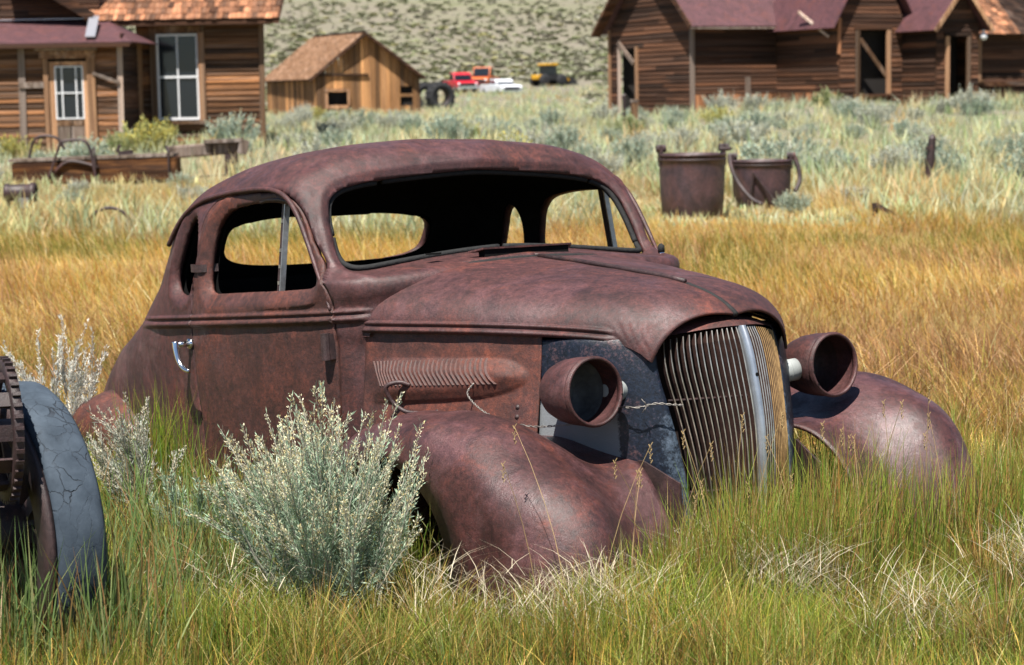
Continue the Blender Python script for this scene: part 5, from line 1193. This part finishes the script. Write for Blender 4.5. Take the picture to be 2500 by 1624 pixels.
# -- upright rushes round the wreck's nose, flanks and the wheel
def rushes():
    X, Y_, H_, A, Ln, W_, Cc = [], [], [], [], [], [], []
    def grp(px, py, sx, sy, n, h0, h1, pal, wts, w0=.0022, w1=.0042, lean=.13):
        x = px+r.normal(0, sx, n); y = py+r.normal(0, sy, n); k = ~in_car(x, y, .0); x, y = x[k], y[k]; m = len(x)
        X.append(x); Y_.append(y); H_.append(r.uniform(h0, h1, m)); A.append(r.uniform(0, 6.28, m)); Ln.append(np.abs(r.normal(lean, .12, m))); W_.append(r.uniform(w0, w1, m)); Cc.append(pick(r, m, pal, wts)[0])
    for s in np.linspace(0, 1, 22):                             # in front of fenders and grille
        c = Vector((.42+.05*math.sin(s*9), -1.02+2.05*s, 0)); p = CAR_R @ c+CAR_T
        grp(p.x, p.y, .12, .07, 260 if s > .25 else 120, .12, .42 if s > .28 else .24, GREEN, [3, 3, 2, 2.5, 2.2, 1.6, .6, 1])
    for s in np.linspace(0, 1, 9):                              # a taller stand before the inner half of the near fender
        c = Vector((.40+.16*s, -.66+.62*s, 0)); p = CAR_R @ c+CAR_T; grp(p.x, p.y, .07, .05, 230, .16+.06*s, .34+.14*s, GREEN, [3, 3, 2, 2.5, 2.2, 1.4, .5, .8], .0018, .0034)
    for s in np.linspace(.3, 1, 12):
        c = Vector((.26, -.55+1.2*s, 0)); p = CAR_R @ c+CAR_T; grp(p.x, p.y, .06, .05, 90, .22, .50, GREEN, [3, 3, 2, 2.5, 2.2, 1.4, .3, .6])
    for s in np.linspace(0, 1, 16):                             # along the right flank
        c = Vector((-.9-2.2*s, -1.12, 0)); p = CAR_R @ c+CAR_T; grp(p.x, p.y, .12, .12, 120, .10, .26, GREEN, [4, 3, 3, 2, 1, .6, .4, .5])
    c = CAR_R @ Vector((-1.98, -.98, 0))+CAR_T; grp(c.x, c.y, .07, .05, 420, .25, .52, [(.15, .22, .022), (.22, .28, .035), (.30, .30, .05)], [2, 2, 1], lean=.10)
    c = CAR_R @ Vector((-.3, -1.05, 0))+CAR_T; grp(c.x, c.y, .10, .06, 160, .18, .36, GREEN, [4, 3, 3, 1, 1, .6, .2, .3])
    for s in np.linspace(0, 1, 14):                             # beyond the far fender
        c = Vector((.3-.9*s, 1.12, 0)); p = CAR_R @ c+CAR_T; grp(p.x, p.y, .16, .14, 190, .15, .40, GREEN, [3, 3, 2, 3, 2.2, 1.4, .6, .6])
    grp(2.0, 5.9, .30, .5, 1800, .12, .34, GREEN, [3, 3, 2, 2, 2, 1.3, .8, 1]); grp(1.6, 5.0, .35, .3, 900, .10, .26, GREEN, [3, 3, 2, 2, 2, 1.3, .8, 1])
    BLUE = [(.17, .235, .105), (.22, .28, .12), (.30, .33, .16), (.14, .20, .07), (.46, .42, .24)]
    grp(-1.12, 5.0, .10, .12, 560, .20, .46, BLUE, [3, 3, 2, 2, .7], .004, .0085, .15); grp(-1.42, 4.85, .12, .12, 520, .20, .50, BLUE, [3, 3, 2, 2, .7], .004, .009, .15)
    grp(-.95, 5.7, .14, .3, 520, .14, .40, BLUE, [3, 3, 2, 3, .7], .003, .007, .22); grp(-1.1, 6.4, .2, .3, 420, .15, .42, BLUE, [2, 3, 2, 3, .7], .003, .007, .2)
    x, y, h, a, ln, w_, c = (np.concatenate(q) for q in (X, Y_, H_, A, Ln, W_, Cc)); c = c*np.array([.88, 1.04, .9]); tip = c*np.array([1.3, 1.2, 1.0]); b = r.random(len(x)) < .2; tip[b] = np.array([.42, .20, .075])
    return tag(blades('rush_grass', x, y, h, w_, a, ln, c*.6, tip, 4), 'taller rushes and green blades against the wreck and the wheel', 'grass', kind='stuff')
rushes()
def tussocks():
    r = np.random.default_rng(91); X, Y_, H_, A, Ln, W_, Cc = [], [], [], [], [], [], []
    PALS = [[(.15, .22, .03), (.22, .28, .05), (.32, .32, .08)], [(.30, .30, .07), (.42, .36, .11), (.50, .36, .14)], [(.42, .24, .08), (.34, .27, .08), (.22, .24, .05)], [(.12, .18, .03), (.17, .23, .045), (.20, .24, .06)]]
    k = 0
    while k < 190:
        y = 4.75+r.random()**1.3*3.6; x = (r.random()*2-1)*(y*.272+.4)
        if in_car(np.array([x]), np.array([y]), .12)[0]: continue
        k += 1; m = int(r.uniform(60, 130)); a = r.uniform(0, 6.28, m); rad = np.abs(r.normal(0, .022, m)); X.append(x+np.cos(a)*rad); Y_.append(y+np.sin(a)*rad); A.append(a+r.normal(0, .35, m))
        hh = r.uniform(.12, .27); H_.append(hh*r.uniform(.55, 1.2, m)); Ln.append(np.abs(r.normal(.45, .28, m))); W_.append(r.uniform(.0015, .0034, m)); Cc.append(pick(r, m, PALS[r.choice(4, p=[.4, .25, .15, .2])], [1, 1, 1])[0])
    x, y, h, a, ln, w_, c = (np.concatenate(q) for q in (X, Y_, H_, A, Ln, W_, Cc)); tip = c*np.array([1.4, 1.25, 1.0]); b = r.random(len(x)) < .2; tip[b] = np.array([.45, .22, .08])
    return tag(blades('tussock_grass', x, y, h, w_, a, ln, c*.55, tip, 4), 'tufted grass tussocks in the foreground turf', 'grass', kind='stuff')
tussocks()
# -- pale dead mats of straw lying in the turf
def straw():
    X, Y_ = [], []
    for px, py, s, n in ((.93-.75, 5.15, .12, 700), (.02+.42, 5.55, .08, 500), (.75, 5.45, .09, 600), (1.55, 5.6, .09, 420), (-.55, 6.1, .12, 260), (-.2, 5.3, .12, 200), (1.05, 5.05, .1, 200), (-.75, 5.35, .12, 160)):
        X.append(px+r.normal(0, s, n)); Y_.append(py+r.normal(0, s*.9, n))
    x = np.concatenate(X); y = np.concatenate(Y_); k = ~in_car(x, y); x, y = x[k], y[k]; n = len(x)
    c = np.array([.66, .58, .42])*r.uniform(.6, 1.25, (n, 1)); z = terrain(x, y)+r.uniform(.05, .19, n)
    return tag(blades('dead_straw', x, y, r.uniform(.04, .14, n), r.uniform(.0014, .0026, n), r.uniform(0, 6.28, n), r.uniform(.6, 2.0, n), c, c*1.1, 3, r.uniform(.5, 1.6, n), z=z), 'pale dead straw matted in the foreground turf', 'straw', kind='stuff')
straw()
# -- golden meadow between the wreck and the buckets
def meadow():
    n = 200000; x, y = scatter(r, n, 8.0, 31, 1.35, 3.2); k = ~in_car(x, y, .05); x, y = x[k], y[k]; n = len(x)
    g = vnoise(x, y, .75, 31); br = vnoise(x, y, .9, 44); tl = vnoise(x, y, 1.3, 52)
    c, _ = pick(r, n, GOLD, [3, 2, 2, 1.6, 1.0, 1.0, 1.0])
    gr = r.random(n) < np.clip((g-.46)*3.4, 0, .8); cg, _ = pick(r, n, [(.24, .25, .05), (.30, .28, .06), (.20, .20, .045)], [1, 1, 1]); c[gr] = cg[gr]
    b = (r.random(n) < np.maximum(np.clip((br-.5)*3.5, 0, .7)*.75, .8*sstep(1.0, 1.8, x)*sstep(9, 9.8, y)*sstep(14.5, 12.5, y)*np.clip(.3+br, 0, 1))); c[b] = np.array([.52, .295, .145])*r.uniform(.7, 1.25, (b.sum(), 1))
    pl = (r.random(n) < .45*sstep(17, 28, y)); c[pl] = np.array([.60, .56, .33])*r.uniform(.75, 1.2, (pl.sum(), 1))
    h = (.10+.20*tl)*r.uniform(.5, 1.35, n)*(.65+.7*vnoise(x, y, 3.1, 61))*np.where((np.abs(x-2.5) < 1.3) & (y > 18.5) & (y < 26), .45, 1); az = 2.9+r.normal(0, 1.1, n)+vnoise(x, y, .5, 9)*2
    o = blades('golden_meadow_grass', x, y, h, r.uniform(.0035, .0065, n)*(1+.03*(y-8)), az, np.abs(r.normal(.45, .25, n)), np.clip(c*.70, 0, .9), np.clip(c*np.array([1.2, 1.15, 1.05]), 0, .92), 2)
    return tag(o, 'golden and russet meadow grass behind the wreck', 'grass', kind='stuff')
meadow()
# -- pale bunch grass among the sagebrush
def bunch():
    nc_ = 12500; cx, cy = scatter(r, nc_, 21, 158, 1.6, 9.0); per = 10; x = np.repeat(cx, per)+r.normal(0, .10, nc_*per); y = np.repeat(cy, per)+r.normal(0, .10, nc_*per); n = len(x)
    cc, _ = pick(r, nc_, [(.58, .56, .34), (.50, .53, .28), (.64, .54, .27), (.42, .49, .32), (.58, .43, .19), (.36, .44, .22)], [3, 2.5, 2, 3, 1, 1.5]); c = np.repeat(cc, per, 0)
    h = np.repeat(r.uniform(.20, .55, nc_), per)*r.uniform(.6, 1.15, n); h = h*np.where((x < -4) & (y > 24) & (y < 33), .5, 1)*np.where((np.abs(x-2.7) < 1.5) & (y < 27), .35, 1); o = blades('bunch_grass', x, y, h, r.uniform(.012, .028, n)*(1+y*.006), r.uniform(0, 6.28, n), np.abs(r.normal(.35, .2, n)), c*.85, c*1.12, 2)
    return tag(o, 'pale bunch grass between the sagebrush', 'grass', kind='stuff')
bunch()

# ---- sagebrush: woody stems fanning out, each with upright seed spikes, narrow grey leaves
def sage_mesh(name, seed, height, radius, nst, nleaf, leaf, spike=.6, pal=((.29, .34, .25), (.36, .40, .30), (.23, .29, .21)), flower=((.44, .38, .21), (.40, .31, .13), (.50, .44, .30)), lean=None, stemc=(.24, .19, .14), nsp=4, lw_=.075, spk=.42):
    r = np.random.default_rng(seed); SV, SF, LV, LC = [], [], [], []; off = [0]
    def stem(P, r0, r1):
        n = len(P); d = np.gradient(P, axis=0); d /= np.linalg.norm(d, axis=1, keepdims=True)+1e-9; a = np.cross(d, [.3, .2, .9]); a /= np.linalg.norm(a, axis=1, keepdims=True)+1e-9; bb = np.cross(d, a); rad = np.linspace(r0, r1, n)
        for k in range(3): an = 2*np.pi*k/3; SV.append(P+(a*math.cos(an)+bb*math.sin(an))*rad[:, None])
        for k in range(3):
            for j in range(n-1): q0 = off[0]+k*n+j; q1 = off[0]+((k+1) % 3)*n+j; SF.append((q0, q1, q1+1, q0+1))
        off[0] += 3*n; return d
    def foliage(P, d, m, t0, spread, frac, along):
        tl = r.uniform(t0, 1.0, m); n = len(P)-1; ci = tl*n; j = np.clip(ci.astype(int), 0, n-1); f_ = (ci-j)[:, None]; pos = P[j]*(1-f_)+P[j+1]*f_; dd = d[j]
        isf = (tl > 1-frac) & (r.random(m) < .8)
        ra = r.normal(0, 1, (m, 3)); ra -= (ra*dd).sum(1, keepdims=True)*dd; ra /= np.linalg.norm(ra, axis=1, keepdims=True)+1e-9
        pos = pos+ra*(spread*(1.15-.8*tl)*r.uniform(.1, 1.2, m))[:, None]
        ld = dd*along+ra*r.uniform(.25, .9, (m, 1))+r.normal(0, .15, (m, 3)); ld /= np.linalg.norm(ld, axis=1, keepdims=True)
        wv = np.cross(ld, r.normal(0, 1, (m, 3))); wv /= np.linalg.norm(wv, axis=1, keepdims=True)+1e-9
        ll = leaf*r.uniform(.55, 1.35, m)*np.where(isf, .34, 1); lw = leaf*lw_*r.uniform(.7, 1.3, m)*np.where(isf, 1.35, 1)
        q = np.stack([pos-wv*lw[:, None]*.4, pos+ld*(ll*.55)[:, None]-wv*lw[:, None], pos+ld*ll[:, None], pos+ld*(ll*.55)[:, None]+wv*lw[:, None]], 1); LV.append(q.reshape(-1, 3))
        pc = np.array(pal)[r.integers(0, len(pal), m)]; fc = np.array(flower)[r.integers(0, len(flower), m)]
        LC.append(np.repeat(np.where(isf[:, None], fc, pc)*r.uniform(.7, 1.25, (m, 1))*r.uniform(.85, 1.15), 4, 0))
    for i in range(nst):
        az = r.uniform(0, 2*np.pi); el = r.uniform(.0, 1.0)**.6; out = radius*.86*el*r.uniform(.8, 1.1); h = height*(.62-.22*el**2)*r.uniform(.7, 1.1)
        b = np.array([math.cos(az), math.sin(az), 0])*radius*.15*r.random(); tp = np.array([math.cos(az)*out, math.sin(az)*out, h])
        if lean is not None: tp = tp+np.array(lean)*h
        mid = b*.4+tp*.5+np.array([math.cos(az)*out*.25, math.sin(az)*out*.25, -h*.12])+r.normal(0, .025*height, 3)
        t = np.linspace(0, 1, 6)[:, None]; P = (1-t)**2*b+2*t*(1-t)*mid+t**2*tp
        d = stem(P, .0065*height/.6, .0025*height/.6); foliage(P, d, int(nleaf*1.3), .28, .05*height, .0, r.uniform(.3, .8))
        for k in range(nsp):
            t0 = r.uniform(.35, 1.0) if k else 1.0; j = min(int(t0*5), 4); f_ = t0*5-j; p0 = P[j]*(1-f_)+P[j+1]*f_
            dv = np.array([math.cos(az)*el*.55, math.sin(az)*el*.55, 1.0])+r.normal(0, .16, 3)
            if lean is not None: dv = dv+np.array(lean)*1.4
            dv /= np.linalg.norm(dv); ln = height*spk*r.uniform(.65, 1.25)*(1-.25*el*(r.random()))
            bend = r.normal(0, .06, 3)*ln; tt = np.linspace(0, 1, 4)[:, None]; Q = p0+dv*ln*tt+bend*tt*tt
            d2 = stem(Q, .0024*height/.6, .0009*height/.6); foliage(Q, d2, nleaf*2, .0, .017*height, spike*r.uniform(.6, 1.25), r.uniform(.8, 1.4))
    SV = np.concatenate(SV); LVv = np.concatenate(LV); LCc = np.concatenate(LC)
    return SV, np.array(SF), np.tile(np.array(stemc), (len(SV), 1)), LVv, np.arange(len(LVv)).reshape(-1, 4), LCc
def sage_thing(name, data, loc, label, cat, group=None, rz=0.0, sc=1.0, share=None):
    t = empty(name, loc, rz); t.scale = (sc, sc, sc*1.0); tag(t, label, cat, group)
    if share is None:
        SV, SF, SC, LV, LF, LC = data; s = npmesh('stems', SV, SF, M['sage'], SC, parent=t); l = npmesh('leaves', LV, LF, M['sage'], LC, parent=t)
    else:
        for o in share:
            c = o.copy(); col.objects.link(c); c.parent = t
        return t, share
    return t, (s, l)
SG = ((.36, .47, .33), (.46, .56, .41), (.28, .40, .27))
hero = sage_mesh('hero', 3, .64, .265, 54, 84, .022, .60, pal=SG, lean=(-.08, 0, 0), flower=((.74, .68, .46), (.68, .56, .28), (.78, .73, .54), (.64, .60, .38)), nsp=5, stemc=(.42, .40, .33), lw_=.062)
hx, hy = -.525, 5.46
sage_thing('sagebrush', hero, (hx, hy, gz_(hx, hy)), 'big grey-green sagebrush with seed spikes in front of the wheel arch', 'bush')
side_b = sage_mesh('sideb', 8, .50, .15, 18, 50, .024, .6, lean=(-.16, 0, 0), pal=((.40, .43, .36), (.46, .48, .40), (.33, .37, .29)), flower=((.58, .53, .42), (.58, .51, .36)), stemc=(.40, .37, .31))
sage_thing('sagebrush', side_b, (-1.27, 6.75, gz_(-1.27, 6.75)-.03), 'loose silvery sagebrush standing against the rear fender', 'bush')
dry_b = sage_mesh('dryb', 12, .56, .22, 13, 55, .026, .7, pal=((.58, .59, .54), (.52, .55, .49)), flower=((.78, .74, .66), (.70, .64, .54)), stemc=(.48, .44, .38))
sage_thing('sagebrush', dry_b, (-1.85, 8.1, gz_(-1.85, 8.1)), 'pale dry silvery bush behind the tyred wheel', 'bush')
low_b = sage_mesh('lowb', 15, .30, .20, 22, 45, .022, .3, pal=SG)
sage_thing('sagebrush', low_b, (-1.02, 6.3, gz_(-1.02, 6.3)), 'low grey sagebrush between the wheel and the wreck', 'bush')
# prototypes for the field behind
PAL = {'blue': ((.36, .45, .36), (.44, .51, .42), (.30, .39, .31)), 'grey': ((.46, .49, .42), (.53, .55, .47), (.40, .43, .36)), 'green': ((.24, .31, .14), (.34, .38, .17), (.28, .32, .12)), 'yellow': ((.44, .42, .13), (.52, .47, .18), (.34, .37, .13))}
protos = {}
for k, (pn, ht, rd) in enumerate((('blue', .62, .50), ('grey', .55, .48), ('green', .60, .50), ('yellow', .58, .50), ('blue', .5, .55), ('grey', .7, .5))):
    fl = ((.60, .56, .38), (.54, .50, .32)) if pn != 'yellow' else ((.70, .56, .10), (.62, .52, .14))
    protos[k] = (pn, sage_mesh('p%d' % k, 40+k, ht, rd, 34, 10, .075, .35, PAL[pn], fl, nsp=4, lw_=.11, stemc=(.36, .34, .28)))
shared = {}
GRP = 'sagebrush field before the old houses'
LBL = {'blue': 'blue-green sagebrush growing in the field before the old houses', 'grey': 'silver-grey sagebrush growing in the field before the old houses', 'green': 'dark green low shrub growing in the field before the old houses', 'yellow': 'yellow-green rabbitbrush growing in the field before the old houses'}
def put(k, x, y, sc, label=None, group=None):
    pn, data = protos[k]; rz = random.uniform(0, 6.28)
    t, sh_ = sage_thing('sagebrush' if pn in ('blue', 'grey') else 'field_shrub', data, (x, y, gz_(x, y)-.03), label or LBL[pn], 'bush', group or (pn+' shrubs in the field'), rz, sc, shared.get(k)); shared[k] = sh_
SPOTS = [(3, -7.7, 42.0, 1.35, 'yellow-green rabbitbrush under the sashed window of the clapboard house'), (2, -8.25, 42.4, 1.0, 'dark green shrub by the corner of the clapboard wing'), (0, -6.0, 43.5, 1.3, None),
         (5, 6.3, 58.0, 1.1, None), (1, 7.3, 58.4, 1.1, None), (2, 9.2, 57.2, 1.0, 'dark green shrub against the skirting of the gabled house'), (3, 14.4, 50.0, 1.9, 'tall yellow rabbitbrush before the open porch doorway'), (3, 14.0, 46.0, 1.8, None), (0, 13.2, 45.5, 1.5, None), (5, 11.6, 50, 1.1, None),
         (0, 3.5, 24.4, .5, None), (1, 4.5, 25.5, .55, None), (0, 7.2, 27.5, .9, None), (1, 8.0, 28.5, .9, None), (1, -6.6, 30.2, .5, None), (0, -5.2, 31.2, .5, None), (5, -8.3, 31.0, .8, None), (1, -4.6, 28.5, .6, None), (0, -6.0, 27.0, .5, None), (1, -3.6, 29.5, .7, None)]
for k, x, y, s, lb in SPOTS: put(k, x, y, s, lb, None if lb is None else 'single shrubs by the houses')
rr_ = random.Random(9); n = 0; tries = 0; taken = []
while n < 175 and tries < 6000:
    tries += 1; y = 30+rr_.random()**1.25*72; x = (rr_.random()*2-1)*(y*.275+1.5)
    if any((x-a)**2+(y-b)**2 < (.5+.004*y)**2 for a, b in taken): continue
    if -13.5 < x < -5.0 and y > 43.0 and y < 55: continue
    if -13.5 < x < -4 and y > 98: continue
    q = (Vector((x, y, 0))-Vector((*A0, 0))); s_, t_ = q.dot(e1v), q.dot(e2v)
    if (-.6 < s_ < 16 and t_ > -7.6 and s_ > 3) or (-.8 < s_ < 4 and t_ > -.6): continue
    if -9 < x < -4.0 and y < 36: continue
    if y < 34 and abs(x) < 3 and rr_.random() < .5: continue
    if -.05 < x/y < .045 and y > 62: continue
    k = rr_.choices([0, 1, 2, 3, 4, 5], [3, 3, .8, 1.2, 2, 2])[0]; put(k, x, y, rr_.uniform(.6, 1.25)*(1 if y < 60 else 1.15)*(1 if x < 3 or y < 40 else .8)); taken.append((x, y)); n += 1
# ---- hillside scrub: too far off to count
def scrub():
    r = np.random.default_rng(77); n = 34000; y = 100+300*r.random(n)**1.1; x = (r.random(n)*2-1)*(y*.40+8)
    k = ~((x > -14) & (x < -3.0) & (y < 109)) & ~((x/y > -.045) & (x/y < .040) & (y < 150)) & ~((np.abs(x-1) < 6) & (y > 140) & (y < 166)); x, y = x[k], y[k]; n = len(x)
    m = vnoise(x, y, .05, 5); g = vnoise(x, y, .12, 6); keep = r.random(n) < .45+.8*g; x, y, m, g = x[keep], y[keep], m[keep], g[keep]; n = len(x)
    s = r.uniform(.22, .62, n)*(1+.6*g); z = terrain(x, y); per = 9
    pal = np.array([(.235, .25, .14), (.25, .255, .165), (.27, .26, .19), (.285, .27, .215), (.32, .30, .14), (.20, .225, .11)]); w_ = np.array([2.5, 3, 2.5, 2, .9, 1.0]); c = pal[r.choice(6, n, p=w_/w_.sum())]*r.uniform(.9, 1.12, (n, 1))
    V = np.zeros((n, per, 3, 3)); 
    for i in range(per):
        a = r.uniform(0, 6.28, n); e = r.uniform(.2, 1.3, n); d = np.stack([np.cos(a)*np.cos(e), np.sin(a)*np.cos(e), np.sin(e)], 1); p = np.stack([x, y, z], 1); wv = np.stack([-np.sin(a), np.cos(a), r.normal(0, .4, n)], 1)
        V[:, i, 0] = p+d*s[:, None]*.1-wv*s[:, None]*.45+[0, 0, .0]; V[:, i, 1] = p+d*s[:, None]*.1+wv*s[:, None]*.45; V[:, i, 2] = p+d*s[:, None]*[1.2, 1.2, .5]
    C = np.repeat(c*1.0, per*3, 0)*np.tile(np.array([1.0, 1.0, 1.1]), n*per)[:, None]
    o = npmesh('hillside_scrub', V.reshape(-1, 3), np.arange(n*per*3).reshape(-1, 3), M['sage'], C); return tag(o, 'sagebrush scrub covering the far hillside', 'scrub', kind='stuff')
scrub()
# individual wiry stalks with seed heads that stand out against the car
def stalk(x, y, h, label, az=0.0, ln=.15, c=(.34, .24, .10)):
    t = empty('grass_stalk', (x, y, gz_(x, y))); tag(t, label, 'grass', 'single tall grass stalks before the wreck')
    P = [(math.cos(az)*ln*h*q*q, math.sin(az)*ln*h*q*q, h*q) for q in np.linspace(0, 1, 7)]; mb = MB(); mb.tube(P, list(np.linspace(.0016, .0007, 7)), 4); m = stalk.m
    mb.build('stem', m, t); mb = MB(); e = Vector(P[-1])
    for k in range(9):
        b = Vector(P[-1])-Vector((0, 0, .006*k)); a = k*2.4; mb.beam(b, b+Vector((math.cos(a)*.006, math.sin(a)*.006, .009)), .002, .0015)
    mb.build('seed_head', m, t)
stalk.m = plain_mat('dry_stalk', (.36, .25, .11), .7, bmp=0)
for i in range(34):
    s = i/33; c = CAR_R @ Vector((.40+.12*random.random(), -.95+2.0*s+random.uniform(-.05, .05), 0))+CAR_T
    stalk(c.x, c.y, random.uniform(.34, .58), 'thin tawny grass stalk with a seed head before the wreck', random.uniform(0, 6.28), random.uniform(.05, .35))
